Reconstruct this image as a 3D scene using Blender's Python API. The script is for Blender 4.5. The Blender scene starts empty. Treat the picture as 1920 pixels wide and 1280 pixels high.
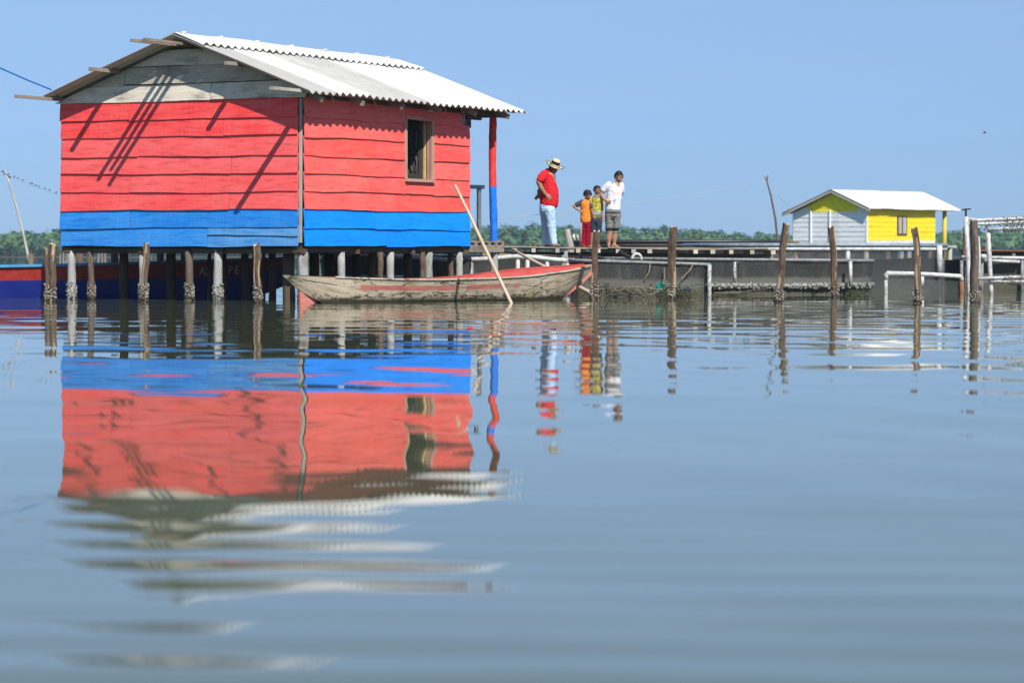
import bpy, math, random
import numpy as np
from mathutils import Vector, Matrix
from mathutils import noise as mnoise

random.seed(7)
rng = np.random.default_rng(7)
scene = bpy.context.scene
COL = scene.collection
R = math.radians
V = Vector

# ------------------------------------------------------------------ camera
CAM_Z = 0.77
FPX = 5000.0
PITCH = math.atan(164.0 / FPX)
cam_d = bpy.data.cameras.new("camera")
cam = bpy.data.objects.new("camera", cam_d)
COL.objects.link(cam)
cam_d.sensor_width = 36.0
cam_d.lens = 36.0 * FPX / 1920.0
cam_d.clip_start = 0.1
cam_d.clip_end = 20000
cam.location = (0, 0, CAM_Z)
cam.rotation_euler = (math.pi / 2 - PITCH, 0, 0)
cam_d.dof.use_dof = True
cam_d.dof.focus_distance = 45.0
cam_d.dof.aperture_fstop = 2.8
scene.camera = cam

# ------------------------------------------------------------------ light
SUN = V((0.28, -0.63, 0.724)).normalized()
sun_el = math.asin(SUN.z)
sun_rot = math.atan2(SUN.x, SUN.y)
world = bpy.data.worlds.new("World")
scene.world = world
world.use_nodes = True
wn = world.node_tree.nodes
wl = world.node_tree.links
wn.clear()
w_out = wn.new("ShaderNodeOutputWorld")
w_bg = wn.new("ShaderNodeBackground")
sky = wn.new("ShaderNodeTexSky")
sky.sky_type = 'NISHITA'
sky.sun_disc = False
sky.sun_elevation = sun_el
sky.sun_rotation = sun_rot
sky.altitude = 0
sky.air_density = 1.0
sky.dust_density = 0.1
sky.ozone_density = 3.0
# humid lagoon air: the sky keeps a pale, even blue low down
w_tc = wn.new("ShaderNodeTexCoord")
w_sep = wn.new("ShaderNodeSeparateXYZ")
wl.new(w_tc.outputs['Generated'], w_sep.inputs[0])
w_rmp = wn.new("ShaderNodeValToRGB")
SKY_T = [(.0087, (.34, .56, 1.12)), (.035, (.41, .58, 1.04)), (.070, (.53, .66, .99)), (.105, (.66, .75, 1.00)), (.156, (.84, .90, 1.07)),
         (.242, (1.05, 1.10, 1.18)), (.5, (1.25, 1.35, 1.35)), (.985, (1.10, 1.15, 1.20))]
_cr = w_rmp.color_ramp
while len(_cr.elements) < len(SKY_T): _cr.elements.new(.5)
for _e, (_p, _c) in zip(_cr.elements, SKY_T):
    _e.position = _p
    _e.color = (_c[0] / 1.4, _c[1] / 1.4, _c[2] / 1.4, 1)
wl.new(w_sep.outputs[2], w_rmp.inputs[0])
w_tint = wn.new("ShaderNodeMix")
w_tint.data_type = 'RGBA'
w_tint.blend_type = 'MULTIPLY'
w_tint.inputs[0].default_value = 1.0
wl.new(sky.outputs[0], w_tint.inputs[6])
wl.new(w_rmp.outputs[0], w_tint.inputs[7])
wl.new(w_tint.outputs[2], w_bg.inputs['Color'])
w_bg.inputs['Strength'].default_value = 0.114
wl.new(w_bg.outputs[0], w_out.inputs['Surface'])

sun_d = bpy.data.lights.new("sun", 'SUN')
sun_d.energy = 5.0
sun_d.angle = R(0.5)
sun_d.color = (1.0, 0.95, 0.88)
sun_o = bpy.data.objects.new("sun", sun_d)
COL.objects.link(sun_o)
sun_o.location = (20, -40, 60)
sun_o.rotation_euler = SUN.to_track_quat('Z', 'Y').to_euler()

scene.view_settings.view_transform = 'Standard'
scene.view_settings.look = 'None'
scene.view_settings.exposure = 0.38
scene.view_settings.gamma = 1.0
scene.render.engine = 'CYCLES'
scene.cycles.max_bounces = 8
scene.cycles.transparent_max_bounces = 24
scene.cycles.caustics_reflective = False
scene.cycles.caustics_refractive = False

# ------------------------------------------------------------------ helpers
_F = V((0, math.cos(PITCH), -math.sin(PITCH)))
_U = V((0, math.sin(PITCH), math.cos(PITCH)))


def at(px, py, Y):
    """a real point in the place at distance Y, measured on the photograph (1920 x 1280)"""
    d = _F + V((1, 0, 0)) * ((px - 960) / FPX) + _U * (-(py - 640) / FPX)
    t = Y / d.y
    return V((d.x * t, Y, CAM_Z + d.z * t))


ORG = {}


def origin_of(o):
    return ORG.get(o.name, V((0, 0, 0)))


class MB:
    def __init__(self):
        self.v = []; self.f = []; self.m = []; self.uv = []; self.t = []

    def face(self, idx, mi=0, uv=None, tone=0.5):
        self.f.append(tuple(idx)); self.m.append(mi); self.uv.append(uv); self.t.append(tone)

    def quad(self, a, b, c, d, mi=0, uv=None, tone=0.5):
        n = len(self.v)
        self.v += [V(a), V(b), V(c), V(d)]
        self.face((n, n + 1, n + 2, n + 3), mi, uv, tone)

    def box(self, c, ax, ay, az, mi=0, tone=0.5):
        """c centre, ax ay az half-extent vectors"""
        c, ax, ay, az = V(c), V(ax), V(ay), V(az)
        n = len(self.v)
        for sx in (-1, 1):
            for sy in (-1, 1):
                for sz in (-1, 1):
                    self.v.append(c + ax * sx + ay * sy + az * sz)
        lx, ly, lz = ax.length * 2, ay.length * 2, az.length * 2
        o = random.random() * 9
        flip = ax.cross(ay).dot(az) < 0
        for q, (w, h) in (((0, 1, 3, 2), (lz, ly)), ((4, 6, 7, 5), (ly, lz)), ((0, 4, 5, 1), (lx, lz)),
                          ((2, 3, 7, 6), (lz, lx)), ((0, 2, 6, 4), (ly, lx)), ((1, 5, 7, 3), (lx, ly))):
            u4 = [(o, o), (o + w, o), (o + w, o + h), (o, o + h)]
            if h > w:
                u4 = [(o, o), (o, o + w), (o + h, o + w), (o + h, o)]
            ids = [n + k for k in q]
            if flip:
                ids = ids[::-1]; u4 = u4[::-1]
            self.face(ids, mi, u4, tone)

    def beam(self, p0, p1, w, h, up=(0, 0, 1), mi=0, tone=0.5):
        p0, p1 = V(p0), V(p1)
        d = (p1 - p0)
        L = d.length
        d.normalize()
        s = d.cross(V(up))
        if s.length < 1e-4:
            s = d.cross(V((1, 0, 0)))
        s.normalize()
        u = s.cross(d)
        self.box((p0 + p1) / 2, d * (L / 2), s * (w / 2), u * (h / 2), mi, tone)

    def tube(self, pts, rad, seg=8, mi=0, cap=True, tone=0.5, jit=0.0, mis=None):
        pts = [V(p) for p in pts]
        n = len(pts)
        if not hasattr(rad, '__len__'):
            rad = [rad] * n
        base = len(self.v)
        prev = None
        ul = random.random() * 5
        us = []
        for i, p in enumerate(pts):
            if i == 0: t = pts[1] - pts[0]
            elif i == n - 1: t = pts[-1] - pts[-2]
            else: t = pts[i + 1] - pts[i - 1]
            t.normalize()
            if prev is None:
                a = t.cross(V((0, 1, 0)))
                if a.length < 1e-3: a = t.cross(V((1, 0, 0)))
            else:
                a = prev - t * prev.dot(t)
            a.normalize(); prev = a
            b = t.cross(a)
            if i: ul += (pts[i] - pts[i - 1]).length
            us.append(ul)
            for k in range(seg):
                an = 2 * math.pi * k / seg
                r = rad[i] * (1 + (random.uniform(-jit, jit) if jit else 0))
                self.v.append(p + a * (math.cos(an) * r) + b * (math.sin(an) * r))
        for i in range(n - 1):
            for k in range(seg):
                k2 = (k + 1) % seg
                vr = 2 * math.pi * rad[i] / seg
                self.face((base + i * seg + k, base + i * seg + k2, base + (i + 1) * seg + k2, base + (i + 1) * seg + k),
                          mis[i] if mis else mi,
                          [(us[i], k * vr), (us[i], (k + 1) * vr), (us[i + 1], (k + 1) * vr), (us[i + 1], k * vr)], tone)
        if cap:
            self.face([base + k for k in range(seg)][::-1], mi, None, tone)
            self.face([base + (n - 1) * seg + k for k in range(seg)], mi, None, tone)

    def lump(self, c, r, mi=0, tone=0.5):
        """small irregular crust shell"""
        c = V(c)
        n = len(self.v)
        for d in ((1, 0, 0), (-1, 0, 0), (0, 1, 0), (0, -1, 0), (0, 0, 1), (0, 0, -1)):
            self.v.append(c + V(d) * (r * random.uniform(.6, 1.3)))
        for q in ((0, 2, 4), (2, 1, 4), (1, 3, 4), (3, 0, 4), (2, 0, 5), (1, 2, 5), (3, 1, 5), (0, 3, 5)):
            self.face([n + k for k in q], mi, None, tone)

    def ball(self, c, r, seg=10, rings=7, mi=0, tone=0.5, axes=None):
        c = V(c)
        if not hasattr(r, '__len__'): r = (r, r, r)
        X, Yv, Z = axes if axes else (V((1, 0, 0)), V((0, 1, 0)), V((0, 0, 1)))
        n = len(self.v)
        for i in range(rings + 1):
            ph = math.pi * i / rings
            for k in range(seg):
                th = 2 * math.pi * k / seg
                self.v.append(c + X * (r[0] * math.sin(ph) * math.cos(th)) + Yv * (r[1] * math.sin(ph) * math.sin(th)) + Z * (r[2] * math.cos(ph)))
        for i in range(rings):
            for k in range(seg):
                k2 = (k + 1) % seg
                self.face((n + i * seg + k, n + (i + 1) * seg + k, n + (i + 1) * seg + k2, n + i * seg + k2), mi, None, tone)

    def build(self, name, mats, parent=None, smooth=False, org=None):
        if not isinstance(mats, (list, tuple)): mats = [mats]
        me = bpy.data.meshes.new(name)
        o = bpy.data.objects.new(name, me)
        COL.objects.link(o)
        if parent is not None:
            off = origin_of(parent)
            o.parent = parent
            ORG[o.name] = off
        else:
            off = V(org) if org is not None else V((0, 0, 0))
            o.location = off
            ORG[o.name] = off
        me.from_pydata([tuple(p - off) for p in self.v], [], self.f)
        for m in mats: me.materials.append(m)
        me.polygons.foreach_set("material_index", self.m)
        if smooth: me.polygons.foreach_set("use_smooth", [True] * len(self.f))
        if any(u is not None for u in self.uv):
            ul = me.uv_layers.new(name="UVMap")
            fl = []
            for f, u in zip(self.f, self.uv):
                if u is None: fl += [0.0] * (2 * len(f))
                else:
                    for a in u: fl += [a[0], a[1]]
            ul.data.foreach_set("uv", fl)
        at_ = me.attributes.new("tone", 'FLOAT', 'FACE')
        at_.data.foreach_set("value", self.t)
        me.update()
        return o


def tag(o, label=None, cat=None, group=None, kind=None):
    if label: o["label"] = label
    if cat: o["category"] = cat
    if group: o["group"] = group
    if kind: o["kind"] = kind
    return o


def thing(name, loc, label, cat, group=None):
    o = bpy.data.objects.new(name, None)
    COL.objects.link(o)
    o.location = loc
    o.empty_display_size = 0.2
    ORG[o.name] = V(loc)
    return tag(o, label, cat, group)


# ------------------------------------------------------------------ materials
class NT:
    def __init__(self, name):
        self.mat = bpy.data.materials.new(name)
        self.mat.use_nodes = True
        self.n = self.mat.node_tree.nodes
        self.l = self.mat.node_tree.links
        self.n.clear()
        self.out = self.n.new("ShaderNodeOutputMaterial")
        self.bsdf = self.n.new("ShaderNodeBsdfPrincipled")
        self.l.new(self.bsdf.outputs[0], self.out.inputs[0])

    def link(self, a, b): self.l.new(a, b)

    def coord(self, which='UV', scale=(1, 1, 1)):
        tc = self.n.new("ShaderNodeTexCoord")
        mp = self.n.new("ShaderNodeMapping")
        mp.inputs['Scale'].default_value = scale
        self.link(tc.outputs[which], mp.inputs[0])
        return mp.outputs[0]

    def noise(self, vec, scale=1, detail=4, rough=.55, dist=0):
        t = self.n.new("ShaderNodeTexNoise")
        t.inputs['Scale'].default_value = scale
        t.inputs['Detail'].default_value = detail
        t.inputs['Roughness'].default_value = rough
        t.inputs['Distortion'].default_value = dist
        self.link(vec, t.inputs['Vector'])
        return t.outputs[0]

    def ramp(self, fac, stops, interp='LINEAR'):
        r = self.n.new("ShaderNodeValToRGB")
        cr = r.color_ramp
        cr.interpolation = interp
        while len(cr.elements) < len(stops): cr.elements.new(0.5)
        for e, (p, c) in zip(cr.elements, stops):
            e.position = p
            e.color = (c, c, c, 1) if not hasattr(c, '__len__') else (c[0], c[1], c[2], 1)
        self.link(fac, r.inputs[0])
        return r.outputs[0]

    def mix(self, fac, a, b, mode='MIX'):
        m = self.n.new("ShaderNodeMix")
        m.data_type = 'RGBA'
        m.blend_type = mode
        for s, i in ((fac, 0), (a, 6), (b, 7)):
            if hasattr(s, 'is_linked') or hasattr(s, 'links'): self.link(s, m.inputs[i])
            elif i == 0: m.inputs[0].default_value = s
            else: m.inputs[i].default_value = (s[0], s[1], s[2], 1)
        return m.outputs[2]

    def math(self, op, a, b=None, c=None):
        m = self.n.new("ShaderNodeMath")
        m.operation = op
        for i, s in enumerate((a, b, c)):
            if s is None: continue
            if hasattr(s, 'links'): self.link(s, m.inputs[i])
            else: m.inputs[i].default_value = s
        return m.outputs[0]

    def attr(self, name="tone"):
        a = self.n.new("ShaderNodeAttribute")
        a.attribute_name = name
        return a.outputs['Fac']

    def bump(self, h, strength=.3, dist=.01):
        b = self.n.new("ShaderNodeBump")
        b.inputs['Strength'].default_value = strength
        b.inputs['Distance'].default_value = dist
        self.link(h, b.inputs['Height'])
        self.link(b.outputs[0], self.bsdf.inputs['Normal'])

    def fin(self, col=None, rough=.6, spec=.3, metallic=0):
        if col is not None:
            if hasattr(col, 'links'): self.link(col, self.bsdf.inputs['Base Color'])
            else: self.bsdf.inputs['Base Color'].default_value = (*col, 1)
        if hasattr(rough, 'links'): self.link(rough, self.bsdf.inputs['Roughness'])
        else: self.bsdf.inputs['Roughness'].default_value = rough
        self.bsdf.inputs['Specular IOR Level'].default_value = spec
        self.bsdf.inputs['Metallic'].default_value = metallic
        return self.mat


def painted_planks(name, c_main, c_fade, c_wood, wear=.5, fade=.5, chips=(.8, .7, .65), spec=.25):
    m = NT(name)
    tone = m.attr()
    big = m.noise(m.coord('UV', (1.1, 3.2, 1)), 1, 4, .6)
    streak = m.noise(m.coord('UV', (2.2, 34, 1)), 1, 4, .6)
    saw = m.noise(m.coord('UV', (34, .9, 1)), 1, 3, .6)
    f = m.math('ADD', m.math('MULTIPLY', big, .55), m.math('MULTIPLY', streak, .42))
    f = m.math('ADD', f, m.math('MULTIPLY', saw, .32))
    f = m.math('ADD', f, m.math('MULTIPLY', tone, .2))
    fac = m.ramp(f, [(.68 - .25 * fade, 0), (1.0 - .2 * fade, 1)])
    col = m.mix(fac, c_main, c_fade)
    # dirt worn through to wood
    wn_ = m.noise(m.coord('UV', (3.5, 22, 1)), 1, 6, .7, .4)
    wv = m.math('ADD', wn_, m.math('MULTIPLY', tone, .12))
    wfac = m.ramp(wv, [(.80 - .22 * wear, 0), (.90 - .18 * wear, 1)])
    col = m.mix(m.math('MULTIPLY', wfac, .8), col, c_wood)
    # darker smears along the grain
    dk = m.noise(m.coord('UV', (1.6, 9, 1)), 1.7, 5, .65)
    col = m.mix(m.ramp(dk, [(.50, 0), (.74, .62)]), col, tuple(x * .5 for x in c_main))
    # paint chips
    ch = m.noise(m.coord('UV', (16, 22, 1)), 1.6, 2, .5)
    col = m.mix(m.ramp(ch, [(.735, 0), (.755, .8)]), col, chips)
    # cracks along the grain
    cr = m.noise(m.coord('UV', (1.3, 60, 1)), 1, 2, .5, .3)
    col = m.mix(m.ramp(cr, [(.74, 0), (.78, .75)]), col, tuple(x * .22 for x in c_main))
    h = m.math('ADD', m.math('MULTIPLY', streak, .6), m.math('MULTIPLY', saw, .35))
    m.bump(h, .55, .008)
    return m.fin(col, .62, spec)


def bare_wood(name, c1, c2, c_dark, c_light=None, sc=1.0, spec=.15, coord='UV', stretch=(2.2, 34, 1), blot=(1.3, 3)):
    m = NT(name)
    tone = m.attr()
    st = tuple(x * sc for x in stretch)
    a = m.noise(m.coord(coord, st), 1, 6, .65)
    b = m.noise(m.coord(coord, (blot[0] * sc, blot[1] * sc, 1.3 * sc)), 1, 4, .6)
    f = m.math('ADD', m.math('MULTIPLY', a, .7), m.math('MULTIPLY', tone, .5))
    col = m.mix(m.ramp(f, [(.35, 0), (.85, 1)]), c1, c2)
    col = m.mix(m.ramp(b, [(.5, 0), (.72, .8)]), col, c_dark)
    k = m.noise(m.coord(coord, (2.6 * sc, 70 * sc, 2.6 * sc)), 1, 2, .5, .3)
    col = m.mix(m.ramp(k, [(.66, 0), (.72, .85)]), col, tuple(x * .3 for x in c_dark))
    if c_light:
        d = m.noise(m.coord(coord, (4 * sc, 12 * sc, 4 * sc)), 1, 5, .7)
        col = m.mix(m.ramp(d, [(.58, 0), (.66, .8)]), col, c_light)
    m.bump(a, .5, .008)
    return m.fin(col, .8, spec)


def plain(name, c, c2=None, rough=.5, spec=.4, scale=8, metallic=0, bump=0.0, coord='Object', detail=5, lo=.4, hi=.7):
    m = NT(name)
    n = m.noise(m.coord(coord), scale, detail, .6)
    col = m.mix(m.ramp(n, [(lo, 0), (hi, 1)]), c, c2 if c2 else tuple(x * .8 for x in c))
    t = m.attr()
    col = m.mix(m.math('MULTIPLY', t, .3), col, tuple(x * .6 for x in c))
    if bump: m.bump(n, bump, .01)
    return m.fin(col, rough, spec, metallic)


M = {}
M['red_a'] = painted_planks("red_paint_gable_wall", (.84, .048, .050), (.88, .135, .13), (.30, .17, .15), .48, .55)
M['red_b'] = painted_planks("red_paint_side_wall", (.84, .080, .066), (.86, .15, .125), (.45, .22, .19), .10, .60)
M['blue_a'] = painted_planks("blue_paint_gable_wall", (.004, .18, .63), (.05, .28, .69), (.17, .21, .24), .62, .5)
M['blue_b'] = painted_planks("blue_paint_side_wall", (.0015, .22, .84), (.004, .27, .88), (.2, .3, .4), .05, .3)
M['grey_boards'] = bare_wood("weathered_gable_boards", (.42, .37, .30), (.72, .64, .53), (.16, .13, .10), (.78, .71, .61))
M['wood_dark'] = bare_wood("dark_structural_wood", (.075, .052, .036), (.14, .10, .07), (.03, .02, .015))
M['wood_mid'] = bare_wood("grey_brown_planks", (.20, .165, .125), (.34, .29, .23), (.09, .07, .05))
M['post_bark'] = bare_wood("split_bark_post", (.070, .046, .032), (.150, .105, .074), (.030, .020, .014), (.33, .25, .17), stretch=(7, 13, 1), blot=(5, 7))
M['post_split'] = bare_wood("split_post_face", (.22, .155, .10), (.42, .32, .22), (.075, .05, .034), (.52, .42, .30), stretch=(5, 15, 1), blot=(4, 8))
M['post_dark'] = bare_wood("dark_round_post", (.085, .062, .047), (.16, .125, .10), (.045, .03, .024), (.26, .21, .17), stretch=(5, 14, 1), blot=(4, 7))
M['cut_wood'] = plain("fresh_cut_end_wood", (.52, .40, .26), (.36, .25, .15), .8, .15, 20)
M['pole_wood'] = bare_wood("peeled_pole_wood", (.44, .34, .23), (.56, .46, .34), (.30, .22, .15))
M['stick_grey'] = bare_wood("sun_bleached_stick", (.34, .32, .28), (.50, .48, .43), (.2, .18, .15))
M['stick_dark'] = bare_wood("dark_bent_stick", (.11, .085, .06), (.18, .14, .10), (.06, .05, .04))
M['rust_boards'] = bare_wood("rust_brown_boards", (.16, .062, .030), (.30, .14, .075), (.06, .03, .02), (.36, .26, .16))


def stilt_mat():
    m = NT("flaking_whitewashed_stilt")
    n = m.noise(m.coord('Object', (1, 1, 1)), 75, 3, .7)
    b = m.noise(m.coord('Object', (3, 3, 1.2)), 2.2, 4, .6)
    col = m.mix(m.ramp(n, [(.36, 0), (.62, 1)]), (.20, .19, .175), (.46, .455, .44))
    col = m.mix(m.ramp(b, [(.55, 0), (.66, .85)]), col, (.17, .15, .125))
    bl = m.noise(m.coord('Object', (6, 6, .8)), 2.0, 3, .6)
    col = m.mix(m.ramp(bl, [(.66, 0), (.74, .6)]), col, (.06, .19, .48))
    m.bump(n, .6, .012)
    return m.fin(col, .85, .15)


M['stilt'] = stilt_mat()


def roof_mat(name, c1, c2):
    m = NT(name)
    t = m.attr()
    n = m.noise(m.coord('UV', (1, 1, 1)), 2.2, 5, .6)
    s = m.noise(m.coord('UV', (14, .8, 1)), 1, 4, .6)
    f = m.math('ADD', m.math('MULTIPLY', n, .36), m.math('MULTIPLY', s, .36))
    f = m.math('ADD', f, m.math('MULTIPLY', t, .5))
    col = m.mix(m.ramp(f, [(.36, 0), (.80, 1)]), c1, c2)
    sp = m.noise(m.coord('UV', (9, 9, 1)), 1.5, 3, .6)
    col = m.mix(m.ramp(sp, [(.64, 0), (.72, .6)]), col, (.20, .185, .15))
    return m.fin(col, .75, .2)


M['roof'] = roof_mat("fibre_cement_roof", (.34, .335, .315), (.60, .59, .56))
M['roof_y'] = roof_mat("distant_fibre_cement_roof", (.54, .52, .47), (.64, .62, .57))
M['pvc'] = plain("white_pvc_pipe", (.56, .56, .55), (.27, .26, .23), .45, .35, 11, lo=.42, hi=.70)
M['pvc_dirty'] = plain("stained_white_pipe", (.50, .50, .49), (.12, .11, .09), .5, .3, 16, lo=.42, hi=.62)
M['pvc_grey'] = plain("dirty_grey_pipe", (.24, .245, .24), (.10, .10, .095), .5, .4, 9)
M['pvc_blue'] = plain("blue_grey_pipe", (.16, .21, .25), (.26, .31, .34), .4, .5, 9)
M['hdpe'] = plain("black_plastic_pipe", (.022, .024, .027), (.045, .045, .045), .45, .4, 14)
M['steel'] = plain("galvanised_steel", (.26, .30, .34), (.18, .20, .22), .45, .5, 6, .6)


def crust_mat():
    m = NT("barnacle_crust")
    t = m.attr()
    n = m.noise(m.coord('Object'), 60, 3, .7)
    f = m.math('ADD', m.math('MULTIPLY', n, .5), m.math('MULTIPLY', t, .6))
    col = m.mix(m.ramp(f, [(.35, 0), (.80, 1)]), (.06, .052, .035), (.40, .37, .31))
    return m.fin(col, .8, .2)


M['crust'] = crust_mat()
M['algae'] = plain("wet_dark_algae", (.030, .028, .014), (.06, .058, .022), .5, .4, 30)
M['weed'] = plain("green_brown_weed", (.045, .055, .018), (.09, .085, .03), .7, .2, 30)


def net_mat(name, pitch, width, col, base_cover=0.0, silt=False, rough=.7):
    """a real knotted net: diamonds cut out of the sheet, in metres"""
    m = NT(name)
    tc = m.n.new("ShaderNodeTexCoord")
    sp = m.n.new("ShaderNodeSeparateXYZ")
    m.link(tc.outputs['UV'], sp.inputs[0])
    u, v = sp.outputs[0], sp.outputs[1]
    wob = m.noise(m.coord('UV', (1.3, 1.3, 1)), 1, 2, .5)
    u2 = m.math('ADD', u, m.math('MULTIPLY', wob, .08))
    a = m.math('FRACT', m.math('DIVIDE', m.math('ADD', u2, v), pitch))
    b = m.math('FRACT', m.math('DIVIDE', m.math('SUBTRACT', u2, v), pitch))
    line = m.math('MAXIMUM', m.math('LESS_THAN', a, width), m.math('LESS_THAN', b, width))
    weave = line
    if base_cover > 0:
        n = m.noise(m.coord('UV', (2.0, 3.5, 1)), 1, 4, .6)
        cov = m.math('ADD', m.math('MULTIPLY', n, .5), base_cover - .25)
        line = m.math('MAXIMUM', m.math('MULTIPLY', line, .95), cov)
    if silt:
        n2 = m.noise(m.coord('UV', (1.2, 2, 1)), 1, 5, .65)
        h = m.math('ADD', v, m.math('MULTIPLY', m.math('SUBTRACT', n2, .5), .22))
        c = m.ramp(h, [(0.0, (.045, .038, .014)), (.13, (.060, .052, .022)), (.17, (.17, .16, .125)), (.29, (.15, .145, .125)),
                       (.36, col), (1.0, col)])
        n3 = m.noise(m.coord('UV', (18, 30, 1)), 1, 3, .6)
        c = m.mix(m.ramp(n3, [(.5, 0), (.8, .35)]), c, (.22, .21, .19))
        c = m.mix(m.math('MULTIPLY', weave, .75), c, (.105, .105, .098))
        n4 = m.noise(m.coord('UV', (7, 1.4, 1)), 1, 4, .65)
        c = m.mix(m.ramp(n4, [(.50, 0), (.72, .55)]), c, (.13, .125, .11))
        hh = m.ramp(h, [(.15, .75), (.35, 0.0)])
        line = m.math('MAXIMUM', line, hh)
    else:
        c = m.mix(.0, col, col)
    m.fin(c, rough, .2)
    tr = m.n.new("ShaderNodeBsdfTransparent")
    mx = m.n.new("ShaderNodeMixShader")
    m.link(line, mx.inputs[0])
    m.link(tr.outputs[0], mx.inputs[1])
    m.link(m.bsdf.outputs[0], mx.inputs[2])
    m.link(mx.outputs[0], m.out.inputs[0])
    return m.mat


M['net_black'] = net_mat("black_fine_net", .058, .24, (.016, .017, .019), .72, True)
M['net_liner'] = net_mat("black_dense_net", .03, .30, (.012, .013, .015), .92)
M['net_chain'] = net_mat("pale_diamond_net", .050, .17, (.13, .135, .13), 0.0)
M['net_dark'] = net_mat("dark_diamond_net", .05, .3, (.016, .016, .014), 1.1)

# ------------------------------------------------------------------ water
def build_water():
    ys = [-60.0, -20.0, -5.0, 0.5, 1.5, 2.2]
    y = 2.8
    while y < 62:
        ys.append(y)
        y += max(0.012, y * 0.0034)
    while y < 9000:
        ys.append(y)
        y *= 1.12
    ys = np.array(ys)
    NC = 340
    s = np.linspace(-1, 1, NC)
    half = np.where(ys < 3, 3.0, ys * 0.27 + 1.0)
    X = s[None, :] * half[:, None]
    # beyond the close-up zone widen the sheet
    wide = np.clip((np.abs(s) - .97) / .03, 0, 1)
    X = X + np.sign(s)[None, :] * wide[None, :] * (400 + np.maximum(ys, 0)[:, None] * 6.0)
    Yg = np.repeat(ys[:, None], NC, 1)
    Z = np.zeros_like(X)
    dZx = np.zeros_like(X); dZy = np.zeros_like(X)
    r2 = np.random.default_rng(11)
    waves = []
    # (wavelengths, count, slope, spread about the sight line, mean heading, where)
    for lam_lo, lam_hi, n, slope, spread, head_, zone in ((.16, .40, 14, .0016, .6, .1, 'all'), (.45, 1.4, 18, .0075, .45, .1, 'far'),
                                                   (.44, .60, 8, .0112, .10, .05, 'near'), (.9, 2.6, 14, .0027, .5, -.1, 'all'),
                                                   (.6, 1.5, 12, .0052, .20, 1.15, 'all'), (2.5, 5.5, 8, .0022, .6, .2, 'all')):
        for k in range(n):
            lam = math.exp(r2.uniform(math.log(lam_lo), math.log(lam_hi)))
            th = r2.normal(0, spread) + (math.pi if r2.random() < .3 else 0) + head_
            kk = 2 * math.pi / lam
            a = slope * math.sqrt(2.0 / n) / kk
            waves.append((kk * math.sin(th), kk * math.cos(th), a if zone != 'near' else 0.0, r2.uniform(0, 6.28), lam, zone))
    r3 = np.random.default_rng(38)      # the ripples spreading from the boat the view is taken from
    for k in range(5):
        lam = math.exp(r3.uniform(math.log(.4), math.log(.7)))
        th = r3.normal(.05, .05)
        kk = 2 * math.pi / lam
        a = .0115 * math.sqrt(2.0 / 5) / kk
        waves.append((kk * math.sin(th), kk * math.cos(th), a, r3.uniform(0, 6.28), lam, 'near'))
    # calm and ruffled patches
    def patch(f, ph):
        return .5 + .5 * np.sin(X * f * .9 + 1.7 * np.sin(Yg * f * .55 + ph)) * np.sin(Yg * f * .8 + 1.3 * np.sin(X * f * .6 + ph * 2))
    P1 = .55 + .7 * patch(.35, 1.3)
    P2 = .35 + 1.0 * patch(.8, 4.1)
    fade = np.clip((75 - Yg) / 30, 0, 1) * np.clip((Yg - 1) / 1.5, 0, 1)
    step = np.maximum(.012, np.maximum(Yg, 0) * .0034)
    G = {'all': 1.0, 'near': (.55 + .35 * np.clip(7.5 - Yg, 0, 3)) / (1 + np.exp((Yg - 8.0) / .8)), 'far': .10 + 1 / (1 + np.exp((24 - Yg) / 2.5))}
    for kx, ky, a, ph, lam, zone in waves:
        res = np.clip((lam / step - 3.0) / 4.0, 0, 1)
        Z += a * np.sin(kx * X + ky * Yg + ph) * (1.0 if zone == 'near' else P2 if lam < .8 else P1) * res * G[zone]
    Z *= fade
    NRr = len(ys)
    co = np.stack([X, Yg, Z], -1).reshape(-1, 3)
    idx = np.arange(NRr * NC).reshape(NRr, NC)
    q = np.stack([idx[:-1, :-1], idx[:-1, 1:], idx[1:, 1:], idx[1:, :-1]], -1).reshape(-1, 4)
    me = bpy.data.meshes.new("water")
    me.vertices.add(len(co)); me.vertices.foreach_set("co", co.ravel())
    me.loops.add(q.size); me.loops.foreach_set("vertex_index", q.ravel())
    me.polygons.add(len(q))
    me.polygons.foreach_set("loop_start", np.arange(0, q.size, 4))
    me.polygons.foreach_set("loop_total", np.full(len(q), 4))
    me.polygons.foreach_set("use_smooth", np.ones(len(q), bool))
    me.update(calc_edges=True)
    m = NT("lagoon_water")
    nz = m.noise(m.coord('Object', (.05, .02, .05)), 1, 3, .5)
    col = m.mix(m.ramp(nz, [(.35, 0), (.7, 1)]), (.084, .100, .057), (.097, .111, .063))
    m.fin(col, .015, .5)
    m.bsdf.inputs['IOR'].default_value = 1.333
    me.materials.append(m.mat)
    o = bpy.data.objects.new("water", me)
    COL.objects.link(o)
    o["kind"] = "structure"
    return o


build_water()

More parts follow.
